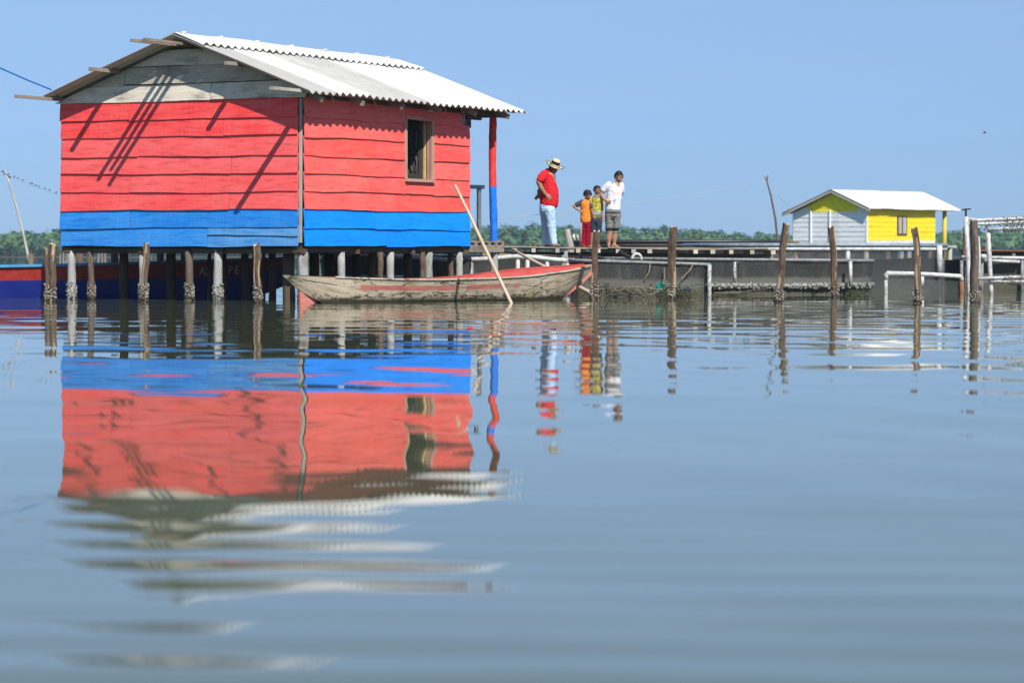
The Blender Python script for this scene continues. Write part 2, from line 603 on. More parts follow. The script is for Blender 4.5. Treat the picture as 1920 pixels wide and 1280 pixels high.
# ------------------------------------------------------------------ far shore
def build_shore():
    mb = MB()
    n = 120
    prev = None
    for i in range(n + 1):
        x = -500 + 1000 * i / n
        y0 = 640 + 14 * math.sin(x * .021) + 9 * math.sin(x * .063 + 1)
        row = [V((x, y0 - 3, -.3)), V((x, y0, .15)), V((x, y0 + 90, .4)), V((x, y0 + 400, .4))]
        if prev:
            for k in range(3):
                mb.quad(prev[k], row[k], row[k + 1], prev[k + 1])
        prev = row
    o = mb.build("shore", plain("mud_shore", (.07, .055, .035), (.10, .085, .05), .9, .1, .2))
    o["kind"] = "structure"

    # mangrove wood: reads as one mass
    N = 1900
    vs = []; tone = []
    for i in range(N):
        x = rng.uniform(-420, 420)
        dy = rng.uniform(0, 1) ** 1.3 * 46
        y0 = 643 + 14 * math.sin(x * .021) + 9 * math.sin(x * .063 + 1) + dy
        hmul = 1.0 + .16 * math.sin(x * .055 + .6) + .12 * math.sin(x * .017 + 2)
        H = (4.3 + dy * .034 + rng.uniform(-.8, 1.4)) * hmul + (rng.random() < .05) * rng.uniform(.4, 1.6)
        rw = rng.uniform(1.8, 3.2)
        nl = 95
        ctone = rng.uniform(0, 1)
        for k in range(nl):
            if k < 66:
                d = rng.normal(size=3); d /= np.linalg.norm(d)
                if d[2] < -.3: d[2] = -d[2]
                rr = rng.uniform(.72, 1.05)
                c = np.array([x + d[0] * rw * rr, y0 + d[1] * rw * rr, H * .62 + d[2] * H * .42 * rr + rng.normal() * .1])
            else:
                c = np.array([x + rng.normal() * rw * .7, y0 - rng.uniform(0, .9) * rw, rng.uniform(.1, H * .62)])
            s = rng.uniform(.32, .70)
            a = rng.normal(size=3); a /= np.linalg.norm(a)
            nn = np.array([c[0] - x, c[1] - y0, (c[2] - H * .5)]) + rng.normal(size=3) * .4 + 1e-6
            nn /= np.linalg.norm(nn)
            a -= nn * a.dot(nn); a /= np.linalg.norm(a) + 1e-9
            b = np.cross(nn, a)
            vs += [c - a * s - b * s * .6, c + a * s - b * s * .7, c + a * s * .8 + b * s * .7, c - a * s * .9 + b * s * .6]
            tone.append(min(1, max(0, .2 + ctone * .35 + rng.uniform(0, .25))))
    co = np.array(vs)
    nq = len(co) // 4
    me = bpy.data.meshes.new("mangrove_forest")
    me.vertices.add(len(co)); me.vertices.foreach_set("co", co.ravel())
    me.loops.add(nq * 4); me.loops.foreach_set("vertex_index", np.arange(nq * 4))
    me.polygons.add(nq)
    me.polygons.foreach_set("loop_start", np.arange(0, nq * 4, 4))
    me.polygons.foreach_set("loop_total", np.full(nq, 4))
    a_ = me.attributes.new("tone", 'FLOAT', 'FACE')
    a_.data.foreach_set("value", tone)
    me.update(calc_edges=True)
    m = NT("mangrove_leaves")
    col = m.ramp(m.attr(), [(0, (.040, .100, .034)), (.5, (.056, .122, .040)), (1, (.078, .148, .046))])
    m.fin(col, .6, .25)
    me.materials.append(m.mat)
    o = bpy.data.objects.new("mangrove_forest", me)
    COL.objects.link(o)
    tag(o, "low green mangrove wood along the far shore behind the houses", "forest", kind="stuff")


build_shore()

# ------------------------------------------------------------------ red stilt house
E = V((0.481, 0.8767, 0))          # ridge direction
RT = V((0.8767, -0.481, 0))        # outward normal of the long side wall
C0 = V((-3.388, 43.0, 0))          # near corner
HW, HL = 4.84, 5.416


def hp(w, t, z):
    """w: metres left of the corner along the gable wall; t: metres back along the ridge"""
    return C0 - RT * w + E * t + V((0, 0, z))


def zy(y, Y): return CAM_Z + (476 - y) * Y / FPX


house = thing("stilt_house", hp(HW / 2, HL / 2, 0), "red and blue plank house on stilts under a pale corrugated roof", "house")


def wobble():
    ph = [random.uniform(0, 6.28) for _ in range(4)]
    fr = [random.uniform(.7, 1.5), random.uniform(1.8, 3.2), random.uniform(4, 7), random.uniform(9, 14)]
    am = [.5, .3, .15, .09]
    return lambda s: sum(a * math.sin(f * s + p) for a, f, p in zip(am, fr, ph))


def plank(mb, O, D, Nn, s0, s1, zb0, zb1, zt0, zt1, mi, amp=.019, out=.052, thick=.02, topclip=None, L=None, inner=.006):
    """one lapped board between s0 and s1 on a wall (O origin, D along, Nn outward); bottoms zb*, tops zt* at the wall's ends 0..L"""
    n = max(2, int((s1 - s0) / .11))
    wb = wobble(); wo = wobble(); wt = wobble()
    tone = random.random()
    dz = random.uniform(-.011, .011)
    u0 = random.uniform(0, 40); v0 = random.uniform(0, 40)
    sk = random.uniform(-.012, .012)
    prev = None
    for i in range(n + 1):
        s = s0 + (s1 - s0) * i / n
        f = s / L
        zb = zb0 + (zb1 - zb0) * f + wb(s) * amp + dz
        zt = zt0 + (zt1 - zt0) * f + wt(s) * amp * .4
        if topclip: zt = min(zt, topclip(s))
        zt = max(zt, zb + .004)
        ob = out + wo(s) * .007
        e = sk * ((i == n) - (i == 0)) * 0
        P = O + D * (s + e)
        ring = [P + Nn * ob + V((0, 0, zb)), P + Nn * (ob - .010) + V((0, 0, zb + (zt - zb) * .5)), P + Nn * (inner + thick) + V((0, 0, zt)),
                P + Nn * inner + V((0, 0, zt)), P + Nn * (ob - thick) + V((0, 0, zb))]
        hgt = zt - zb
        vv = [v0, v0 + hgt * .5, v0 + hgt, v0 + hgt + thick, v0 - thick]
        if prev:
            b = len(mb.v)
            mb.v += prev[0] + ring
            for k in range(5):
                k2 = (k + 1) % 5
                va, vb = vv[k], vv[k2]
                if k == 4: vb = v0
                if k == 3: va, vb = v0 + hgt + thick, v0 - thick
                mb.face((b + k, b + 5 + k, b + 5 + k2, b + k2), mi,
                        [(u0 + prev[1], va), (u0 + s, va), (u0 + s, vb), (u0 + prev[1], vb)], tone)
        else:
            b = len(mb.v); mb.v += ring
            mb.face([b + k for k in range(5)][::-1], mi, [(u0, v0)] * 5, tone)
        prev = (ring, s)
    b = len(mb.v); mb.v += prev[0]
    mb.face([b + k for k in range(5)], mi, [(u0, v0)] * 5, tone)


# gable wall (faces left-front). s runs from the left end (w=HW) to the corner (w=0)
gO = hp(HW, 0, 0); gD = RT.copy(); gN = -E
yl = [194, 229, 260.5, 296, 328.5, 362, 396.5, 428.5, 462.5]
yc = [184, 219.5, 253, 291, 324, 358, 392, 425.5, 461.5]
YL, YC = 45.33, 43.0
zl = [zy(y, YL) for y in yl]; zc = [zy(y, YC) for y in yc]
joints = [[1.45, 4.84], [3.35], [1.62], [3.5], [1.45], [3.45], [1.45], [3.02]]
mb = MB()
for i in range(8):
    cuts = [0.0] + [j for j in joints[i] if j < 4.7] + [HW - .045]
    for a, b in zip(cuts[:-1], cuts[1:]):
        mi = 0 if i < 6 else 1
        if i == 7 and a > 2:      # last low boards, split and weathered
            zm0 = (zl[i] + zl[i + 1]) / 2 + .03; zm1 = (zc[i] + zc[i + 1]) / 2 + .03
            plank(mb, gO, gD, gN, a + .003, b - .003, zl[i + 1], zc[i + 1], zm0 + .03, zm1 + .03, 2, L=HW)
            plank(mb, gO, gD, gN, a + .003, b - .003, zm0, zm1, zl[i] + .03, zc[i] + .03, 2, L=HW)
        else:
            plank(mb, gO, gD, gN, a + (.005 if a else random.uniform(-.03, .03)), b - .005, zl[i + 1], zc[i + 1], zl[i] + .03, zc[i] + .03, mi, L=HW)
mb.build("wall", [M['red_a'], M['blue_a'], painted_planks("worn_blue_boards", (.03, .21, .56), (.12, .32, .58), (.27, .25, .23), .78, .6)], house)

# long side wall with the window
sO = hp(0, 0, 0); sD = E.copy(); sN = RT
yn = [184, 220, 258, 291, 325.5, 360, 393.5, 428.6, 462.5]
yf = [206, 240, 274, 305, 337.5, 367.5, 398, 432, 462]
YF = 47.75
zn = [zy(y, YC) for y in yn]; zf = [zy(y, YF) for y in yf]
WS0, WS1, WZ0, WZ1 = 3.16, 4.10, 2.06, 3.08
sj = [[2.6], [], [], [], [1.98], [2.85], [2.2], [2.55]]
mb = MB()
for i in range(8):
    end = 5.14 if i == 0 else HL
    cuts = [0.03] + sj[i] + [end]
    mi = 0 if i < 6 else 1
    for a, b in zip(cuts[:-1], cuts[1:]):
        zb = lambda s: zn[i + 1] + (zf[i + 1] - zn[i + 1]) * s / HL
        zt = lambda s: zn[i] + (zf[i] - zn[i]) * s / HL + .03
        args = (zn[i + 1], zf[i + 1], zn[i] + .03, zf[i] + .03)
        sm = (WS0 + WS1) / 2
        if b <= WS0 or a >= WS1 or zt(sm) < WZ0 or zb(sm) > WZ1:
            plank(mb, sO, sD, sN, a + .005, b - .005, *args, mi, L=HL)
            continue
        if a < WS0: plank(mb, sO, sD, sN, a + .003, WS0, *args, mi, L=HL)
        if b > WS1: plank(mb, sO, sD, sN, WS1, b - .003, *args, mi, L=HL)
        if zb(sm) < WZ0: plank(mb, sO, sD, sN, WS0, WS1, args[0], args[1], WZ0, WZ0, mi, L=HL)
        if zt(sm) > WZ1: plank(mb, sO, sD, sN, WS0, WS1, WZ1, WZ1, args[2], args[3], mi, L=HL)
mb.build("wall", [M['red_b'], M['blue_b']], house)

# the two walls away from the water front
mb = MB()
for (O, D, Nn, L) in ((hp(0, HL, 0), -RT, E, HW), (hp(HW, HL, 0), -E, -RT, HL)):
    for i in range(8):
        plank(mb, O, D, Nn, .02, L - .02, zl[i + 1], zl[i + 1], zl[i] + .03, zl[i] + .03, 0 if i < 6 else 1, L=L)
mb.build("wall", [M['red_a'], M['blue_a']], house)

# inner lining keeps the room dark
mb = MB()
mb.box(hp(HW / 2, HL / 2, .90), RT * (HW / 2 - .06), E * (HL / 2 - .06), V((0, 0, .02)))
mb.build("floor", M['wood_dark'], house)

# gable boards
ridge_w, ridge_z = 2.25, 4.30


def roof_under(w):
    if w > ridge_w: return ridge_z - (w - ridge_w) * .350
    return ridge_z - (ridge_w - w) * .373


def clip_g(s):
    return roof_under(HW - s) - .03


mb = MB()
ygl = [99, 130, 160, 194]; ygc = [99, 129, 157.5, 182.5]
for i in range(3):
    z0l, z0c = zy(ygl[i + 1], YL), zy(ygc[i + 1], YC + .2)
    z1l, z1c = zy(ygl[i], 44.6) + .02, zy(ygc[i], 44.0) + .02
    if i == 0: z1l = z1c = 4.13; z0l = z0c = 3.88
    if i == 1: z1l = z1c = 3.868; z0l = z0c = 3.58
    if i == 2: z1l, z1c = 3.570, 3.566; z0l, z0c = zl[0] - .01, zc[0] - .01
    lo = HW - (ridge_w + (ridge_z - z0l - .03) / .35); hi = HW - (ridge_w - (ridge_z - z0c - .03) / .373)
    lo = max(lo + .02, -.22); hi = min(hi - .02, HW + .12)
    cuts = {0: [lo, hi], 1: [lo, 1.35, hi], 2: [lo, 3.1, hi]}[i]
    for a, b in zip(cuts[:-1], cuts[1:]):
        plank(mb, gO, gD, gN, a + .007, b - .007, z0l, z0c, z1l, z1c, 0, L=HW, topclip=clip_g, amp=.012, out=.065 if (i == 2 and a > 2) else .05)
mb.build("gable", M['grey_boards'], house)

# far gable and corner posts
mb = MB()
for i in range(7):
    z0 = zl[0] + i * .15
    hw_ = min((ridge_z - z0 - .16) / .36, 2.4)
    if hw_ > .1:
        mb.box(hp(ridge_w, HL, z0 + .075), RT * hw_, E * .012, V((0, 0, .076)))
mb.build("gable", M['grey_boards'], house)
mb = MB(); mb.beam(hp(.045, .03, .95), hp(.03, .03, 3.36), .035, .045, RT); mb.build("corner_post", M['stick_grey'], house)
mb = MB(); mb.tube([hp(.07, HL - .09, .8), hp(.07, HL - .09, 3.4)], .055, 10); mb.build("corner_post", plain("blue_white_post", (.03, .13, .50), (.45, .50, .55), .7, .2, 14), house)
mb = MB(); mb.beam(hp(.02, HL + .06, 3.02), hp(.02, HL + .06, 3.4), .06, .06, RT)
mb.beam(hp(.02, HL + .0, 3.20), hp(-.02, HL + .42, 3.20), .05, .06); mb.build("door_frame", M['wood_dark'], house)
mb = MB(); mb.beam(hp(HW - .03, .03, .8), hp(HW - .03, .03, 3.4), .07, .07, RT); mb.build("corner_post", M['wood_dark'], house)

# window: frame, sill edge, opened carved shutter
mb = MB()
fo = RT * .030
def wp(s, z, o=0.0): return sO + sD * s + V((0, 0, z)) + RT * (.03 + o)
mb.beam(wp(WS0 - .01, WZ0 - .025, .012), wp(WS1 + .02, WZ0 - .025, .012), .10, .05)
mb.beam(wp(WS0 - .01, WZ1 + .022, .008), wp(WS1 + .02, WZ1 + .022, .008), .07, .044)
mb.beam(wp(WS0 + .018, WZ0, .010), wp(WS0 + .018, WZ1, .010), .07, .04, RT)
mb.beam(wp(WS1 - .018, WZ0, .010), wp(WS1 - .018, WZ1, .010), .07, .04, RT)
# deep far jamb
mb.box(wp(WS1 - .02, (WZ0 + WZ1) / 2, -.055), RT * .035, E * .018, V((0, 0, (WZ1 - WZ0) / 2)))
win = mb.build("window", bare_wood("faded_window_frame", (.42, .22, .17), (.50, .32, .24), (.32, .17, .13)), house)
sh = MB()
shc = wp(WS1 - .10, (WZ0 + WZ1) / 2, -.30)
sh.box(shc, RT * .165, E * .016, V((0, 0, .5)))
for sx in (-1, 1):
    sh.box(shc - E * .022 + RT * (.130 * sx), RT * .028, E * .010, V((0, 0, .5)))
for zz in (-.45, -.02, .45):
    sh.box(shc - E * .023 + V((0, 0, zz)), RT * .105, E * .010, V((0, 0, .045)))
for zz in (-.23, .21):
    for sx in (-.04, .04):
        sh.tube([shc - E * .03 + RT * sx + V((0, 0, zz - .13)), shc - E * .03 + RT * (sx * 1.6) + V((0, 0, zz)), shc - E * .03 + RT * sx + V((0, 0, zz + .13))], .016, 6)
for k in range(9):
    a = math.pi * k / 8
    sh.lump(shc - E * .035 + RT * (.07 * math.cos(a)) + V((0, 0, .02 + .09 * math.sin(a))), .028)
sh.build("shutter", plain("dark_carved_wood", (.06, .05, .045), (.11, .10, .085), .5, .4, 18), win)
sh = MB(); sh.box(wp(WS1 - .075, (WZ0 + WZ1) / 2, -.112), RT * .016, E * .022, V((0, 0, .5)))
sh.build("jamb_strip", plain("pale_yellow_wood", (.62, .45, .20), (.5, .35, .15), .7, .2, 12), win)
# round plaque
mb = MB()
pc = wp(4.02, zy(213, 46.5), .012)
seg = 20
for k in range(seg):
    a0, a1 = 2 * math.pi * k / seg, 2 * math.pi * (k + 1) / seg
    for r0, r1, mi in ((.0, .045, 1), (.045, .075, 0)):
        f = lambda r, a: pc + E * (r * math.cos(a)) + V((0, 0, r * math.sin(a)))
        mb.quad(f(r0, a0), f(r1, a0), f(r1, a1), f(r0, a1), mi if k % 10 > 2 else 0)
    f2 = lambda r, a, d: pc + E * (r * math.cos(a)) + V((0, 0, r * math.sin(a))) - RT * d
    mb.quad(f2(.075, a0, 0), f2(.075, a0, .02), f2(.075, a1, .02), f2(.075, a1, 0), 0)
mb.build("plaque", [plain("white_plaque", (.75, .75, .76)), plain("pale_blue_plaque", (.35, .45, .52))], house)

# --- roof
RT0, RT1 = -.40, 6.89
W_EAVE_R, W_EAVE_L = -.42, 4.91
PITCHC = .205


def roof_sheetset(mb, w_top, w_bot, z_top, slope, amp, phase, t0, t1, lift=0.0, sheets=.92, tones=None, ragged=.02, ns=7, thick=.012, taper=False):
    t = t0
    k = 0
    sgn = 1 if w_bot > w_top else -1
    while t < t1 - .02:
        te = min(t + sheets, t1)
        up = lift + (.008 if k % 2 else 0)
        rag = random.uniform(-ragged, ragged)
        tone = tones[k % len(tones)] if tones else random.random()
        nt = max(4, int((te - t + .04) / PITCHC * 8))
        for layer in (0, 1):
            rows = []
            for j in range(ns + 1):
                fr = j / ns
                w = w_top + (w_bot + sgn * rag - w_top) * fr
                z = z_top - abs(w - w_top) * slope + up - layer * thick
                row = []
                for i in range(nt + 1):
                    tt = t + (te + .04 - t) * i / nt
                    tt = min(tt, t1 + .01)
                    zz = z + amp * (fr ** 1.5 if taper else 1) * math.cos(2 * math.pi * (tt - t0) / PITCHC + phase) + .006 * math.sin(tt * 1.7 + w * 2)
                    row.append((hp(w, tt, zz), tt, w))
                rows.append(row)
            for j in range(ns):
                for i in range(nt):
                    q = [rows[j][i], rows[j][i + 1], rows[j + 1][i + 1], rows[j + 1][i]]
                    if (sgn > 0) != (layer == 1): q = q[::-1]
                    b = len(mb.v)
                    mb.v += [x[0] for x in q]
                    mb.face((b, b + 1, b + 2, b + 3), 0, [(x[1], x[2]) for x in q], tone)
            if layer == 0: first = rows
        for i in range(nt):      # lower edge and verge edges
            a, b2 = first[-1][i][0], first[-1][i + 1][0]
            c, d = rows[-1][i + 1][0], rows[-1][i][0]
            mb.quad(a, b2, c, d, 0, [(0, 0)] * 4, .1)
        for j in range(ns):
            for e in (0, -1):
                mb.quad(first[j][e][0], first[j + 1][e][0], rows[j + 1][e][0], rows[j][e][0], 0, [(0, 0)] * 4, .2)
        t = te
        k += 1


mb = MB()
roof_sheetset(mb, ridge_w, W_EAVE_R, 4.345, .373, .026, 0, RT0, RT1, tones=[.02, .75, .18, .08, .80, .9, .82, .95])
roof_sheetset(mb, ridge_w, W_EAVE_L, 4.345, .350, .026, 0, RT0, RT1, tones=[.2, .6, .5, .7])
roof = mb.build("roof", M['roof'], house, smooth=True)
mb = MB()
roof_sheetset(mb, ridge_w, ridge_w - .56, 4.400, .360, .026, math.pi * .8, RT0 + .05, RT1 - .12, sheets=1.1, tones=[.9, 1, .95, .85], ragged=.01, ns=5, taper=True)
roof_sheetset(mb, ridge_w, ridge_w + .50, 4.400, .340, .026, math.pi * .8, RT0 + .05, RT1 - .12, sheets=1.1, tones=[.9, 1, .95, .85], ragged=.01, ns=5, taper=True)
for k in range(7):
    tk = RT0 + .3 + k * 1.07
    mb.box(hp(ridge_w, tk, 4.405), RT * .05, E * .018, V((0, 0, .016)), 0, 1)
mb.build("ridge_cap", M['roof'], roof, smooth=True)

# purlins, rafters, eave beam
def pw(w, p, t1, dz=0.0, wid=.06, h=.05, mat='wood_mid', skew=0.0):
    mb = MB()
    z = (ridge_z - abs(w - ridge_w) * (.373 if w < ridge_w else .35)) + dz
    mb.beam(hp(w + skew, -p, z), hp(w, t1, z), wid, h)
    mb.build("purlin", M[mat], house)


pw(ridge_w + .15, 1.30, 6.6, -.10 + .15 * .35, .06, .045)
pw(ridge_w + .0, 1.22, 6.6, -.105, .05, .045)
pw(ridge_w - .15, 1.36, 6.6, -.10 + .15 * .373, .06, .045)
pw(3.62, .80, 6.6, -.01, .07, .06)
pw(4.83, 1.22, 6.6, -.02, .08, .05)
pw(1.02, .64, 6.6, -.01, .07, .06)
pw(-.20, 1.15, 6.8, -.02, .08, .05, 'stick_grey')
mb = MB()
for t in (.12, 1.35, 2.6, 3.85, 5.1, 6.3):
    for sg in (0, 1):
        wE = -.34 if sg == 0 else 4.84
        p0 = hp(ridge_w, t, ridge_z - .13)
        z1 = ridge_z - abs(wE - ridge_w) * (.373 if sg == 0 else .35) - .09
        mb.beam(p0, hp(wE, t, z1), .06, .09)
mb.build("rafter", M['wood_mid'], house)
mb = MB()
mb.beam(hp(-.02, .0, 3.345), hp(-.02, 6.75, 3.30), .08, .10)
mb.beam(hp(HW - .05, .0, 3.38), hp(HW - .05, 6.6, 3.36), .08, .10)
mb.beam(hp(0, 6.44, 3.30), hp(HW, 6.44, 3.30), .08, .10)
mb.build("eave_beam", M['wood_dark'], house)
mb = MB()
for t in (.3, .75, 2.05, 3.0, 4.4, 5.0): # little hanging sticks between roof and wall
    mb = MB()
    mb.beam(hp(-.06, t, 3.42), hp(-.10, t + .05, 3.26), .04, .02)
    mb.build("eave_stick", M['stick_grey'], house)

# floor beams
mb = MB()
zb_ = .835
for w in (.10, 1.6, 3.2, HW - .1):
    mb.beam(hp(w, -.01, zb_), hp(w, 6.5, zb_), .12, .09)
for t in (.10, 1.7, 3.5, HL - .1):
    mb.beam(hp(-.01, t, zb_ - .02), hp(HW + .02, t, zb_ - .012), .10, .085)
mb.build("floor_beam", M['wood_dark'], house)


def crust_ring(mb, c, r, z0, z1, n, size=.022, lean=V((0, 0, 0))):
    for k in range(n):
        a = random.uniform(0, 6.283)
        z = random.uniform(0, 1) ** .8
        zz = z0 + (z1 - z0) * (1 - z)
        rr = r * (1.05 + .12 * random.random())
        p = V(c) + V((math.cos(a) * rr, math.sin(a) * rr, zz)) + lean * zz
        tn = random.uniform(.25, 1) if zz > z0 + (z1 - z0) * .28 else random.uniform(0, .25)
        mb.lump(p, size * random.uniform(.6, 1.35), 0, tn)


def stilt(x, y, ztop, r, mat, crust=True, tilt=(0, 0), segs=9):
    mb = MB()
    pts = []; rad = []
    for k in range(segs):
        f = k / (segs - 1)
        z = -1.0 + (ztop + 1.0) * f
        pts.append(V((x + tilt[0] * (1 - f) + random.uniform(-.008, .008), y + tilt[1] * (1 - f), z)))
        rad.append(r * (1.08 - .12 * f) * random.uniform(.95, 1.06))
    mb.tube(pts, rad, 12, jit=.05)
    o = mb.build("stilt", M[mat], house, smooth=True)
    if crust:
        cb = MB()
        fx = 1 - 1.0 / (ztop + 1.0)
        crust_ring(cb, (x + tilt[0] * fx, y + tilt[1] * fx, 0), r * 1.05, -.03, .30, 190, .015)
        cb.build("barnacles", M['crust'], o)
    return o


def on_side(px, Y0=None):
    k = (px - 960) / FPX
    t = (k * C0.y - C0.x) / (E.x - k * E.y)
    return hp(.06, t, 0)


def on_gable(px):
    k = (px - 960) / FPX
    w = (C0.x - k * C0.y) / (RT.x - k * RT.y)
    return hp(w, .06, 0)


for px, r in ((575, .082), (646, .064), (737, .067), (809, .069), (866, .064)):
    p = on_side(px); stilt(p.x, p.y, .80, r, 'stilt')
for px, r, mt in ((131, .070, 'stilt'), (166, .054, 'post_dark'), (263, .046, 'stilt'), (351, .066, 'post_dark'), (405, .073, 'stilt')):
    p = on_gable(px); stilt(p.x, p.y, .84, r, mt, tilt=(random.uniform(-.04, .04), 0))
for px, Y, r in ((232, 45.7, .075), (321, 45.6, .085), (393, 45.5, .035), (421, 45.4, .045), (460, 45.3, .068), (494, 45.2, .028), (511, 45.1, .065),
                 (541, 43.6, .10), (668, 47.2, .075), (697, 46.3, .07), (765, 47.2, .08), (590, 46.5, .09), (617, 47.5, .09),
                 (640, 44.9, .05), (150, 49.6, .07), (215, 49.4, .07), (300, 49.2, .07), (345, 48.9, .07), (480, 48.8, .07), (730, 49.5, .07)):
    stilt(at(px, 500, Y).x, Y, .80, r, 'wood_dark', crust=False)
for px, Y, r in ((713, 45.0, .05), (792, 46.4, .05), (845, 47.6, .055)):
    stilt(at(px, 500, Y).x, Y, .80, r, 'post_bark', crust=False, tilt=(random.uniform(-.08, .08), 0))

# porch: painted round post, deck, rail
def band_post(x, y, zs, r):
    mb = MB()
    zlist = [-1, 0, .4, .78, .80, 1.2, 1.62, 1.64, 2.2, 2.8, 3.30]
    mis = [2, 2, 2, 2, 1, 1, 1, 0, 0, 0]
    pts = [V((x + .018 * math.sin(z * 1.6), y, z)) for z in zlist]
    zz = []; mm = []
    P = [pts[0]]; mi2 = []
    for i in range(len(pts) - 1):
        for k in range(1, 5):
            P.append(pts[i].lerp(pts[i + 1], k / 4)); mi2.append(mis[i])
    mb.tube(P, [r * random.uniform(.95, 1.06) for _ in P], 14, jit=.04, mis=mi2)
    return mb


pp = on_side(930.5)
pz1 = zy(460, pp.y); pz2 = zy(352, pp.y)
mb = MB()
zs = np.linspace(-1, 3.33, 40)
P = [V((pp.x + .016 * math.sin(z * 1.7 + .5), pp.y, z)) for z in zs]
mb.tube(P, [.068 * random.uniform(.94, 1.07) for _ in P], 14, jit=.05, mis=[2 if z < pz1 else (1 if z < pz2 else 0) for z in zs[:-1]])
post = mb.build("porch_post", [plain("red_paint_post", (.66, .035, .035), (.74, .08, .07), .6, .3, 9, bump=.3), plain("blue_paint_post", (.006, .14, .68), (.02, .22, .75), .6, .3, 9, bump=.3), M['stilt']], house, smooth=True)
mb = MB()
zd = zy(452, 48.4)
for k in range(9):
    tk = HL + .10 + k * .135
    mb.beam(hp(-.05, tk, zd - .015 + random.uniform(-.006, .006)), hp(HW, tk, zd - .015), .12, .03, tone=random.random())
for w in (.05, 1.6, 3.2, 4.7):
    mb.beam(hp(w, HL + .05, zd - .085), hp(w, HL + 1.25, zd - .085), .08, .10)
for k in range(5):
    mb.box(hp(-.02, HL + .2 + k * .25, zd - .06), RT * .03, E * .04, V((0, 0, .05)))
mb.build("porch_deck", M['wood_mid'], house)
mb = MB()
mb.beam(hp(-.0, HL, zy(466, 48.4)), hp(-.0, HL + 1.25, zy(466, 48.4)), .09, .13)
mb.build("porch_beam", M['wood_mid'], house)
mb = MB()
ra, rb = at(872, 350, 49.4), at(907, 351, 49.6)
mb.beam(ra, rb, .09, .07)
mb.beam(V((at(898, 400, 49.5).x, 49.5, zd)), at(898, 354, 49.5), .085, .085, (0, 1, 0))
mb.build("railing", M['steel'], house)

# ------------------------------------------------------------------ free mooring posts
def rough_post(px0, y0, px1, ywl, wpx, label, mat='post_bark', crust=80, split=True, bend=0.0, name="mooring_post"):
    Y = CAM_Z * FPX / (ywl - 476)
    top = at(px0, y0, Y); bot = at(px1, ywl, Y)
    bot.z = 0
    root = thing(name, (bot.x, Y, 0), label, "post", "rough wooden posts standing in the lagoon")
    r = wpx / 2 * Y / FPX
    mb = MB()
    n = 14
    P = []; Rr = []
    dirv = (top - bot)
    ph = random.uniform(0, 6)
    for k in range(n + 1):
        f = -0.5 + 1.5 * k / n
        p = bot + dirv * f
        p.x += bend * math.sin(max(f, 0) * math.pi) + .010 * math.sin(f * 9 + ph)
        P.append(p)
        Rr.append(r * random.uniform(.92, 1.06) * (1.0 if f < .97 else .94))
    seg = 13
    prof = [1 + random.uniform(-.16, .12) for _ in range(seg)]
    PP = []; RR = []
    for k in range(n):
        for q in range(3):
            PP.append(P[k].lerp(P[k + 1], q / 3)); RR.append(Rr[k] + (Rr[k + 1] - Rr[k]) * q / 3)
    PP.append(P[-1]); RR.append(Rr[-1])
    base = len(mb.v); fb = len(mb.f)
    mb.tube(PP, RR, seg, jit=.0, cap=False)
    for i in range(len(PP)):
        for k in range(seg):
            q = mb.v[base + i * seg + k]
            d = q - PP[i]
            nz = mnoise.noise(V((k * .9 + ph * 3, PP[i].z * 3.0, ph)))
            mb.v[base + i * seg + k] = PP[i] + d * (prof[k] * (1 + .16 * nz))
    for i in range(len(PP) - 1):
        for k in range(seg):
            nz = mnoise.noise(V((k * .55 + ph * 5, PP[i].z * 1.3, ph * 2)))
            if split and nz > .27: mb.m[fb + i * seg + k] = 2
            mb.t[fb + i * seg + k] = .5 + .5 * nz
    # ragged top
    st = len(mb.v) - seg
    for k in range(seg):
        mb.v[st + k] = mb.v[st + k] + V((0, 0, random.uniform(-.01, .05) * (1 if split else .2)))
    b = len(mb.v)
    mb.v.append(P[-1] + V((0, 0, -.01)))
    for k in range(seg):
        mb.face((st + k, st + (k + 1) % seg, b), 1, None, .3)
    mb.build("trunk", [M[mat], M['cut_wood'], M['post_split']], root)
    if crust:
        cb = MB()
        crust_ring(cb, (bot.x, Y, 0), r * 1.02, -.03, random.uniform(.20, .30), int(crust * 1.1), .016, lean=V((dirv.x / dirv.z, 0, 0)))
        cb.build("barnacles", M['crust'], root)
    return root


rough_post(87, 467, 88, 563, 8, "thin pale-topped post beside the thick split post left of the house")
rough_post(99, 460, 97, 565, 13, "thick split brown post left of the house in front of the blue boat", crust=120)
rough_post(274, 459, 270, 566, 12.5, "brown post leaning against the white stilt under the gable wall", crust=170)
rough_post(482, 461, 484, 568, 14, "pale split post standing before the house corner, left of the canoe", crust=130)
rough_post(1118, 435, 1113, 561, 13, "short split post at the red bow of the canoe", crust=90)
rough_post(1262, 428, 1258, 562, 14, "thick upright post wrapped in green cloth and tangled rope at its foot", crust=150)
rough_post(1473, 423, 1459, 566, 14, "post leaning right with shell crust, left of the yellow house", crust=110)
rough_post(1559, 428, 1566, 557, 12.5, "post leaning left in front of the grey wall of the yellow house", crust=90)
rough_post(1714, 430, 1720, 568, 12.5, "crooked dark post with pointed top before the yellow wall", crust=90, bend=.03)
rough_post(1827, 414, 1828, 568, 16, "straight dark round post inside the white pipe frame", mat='post_dark', crust=170, split=False)

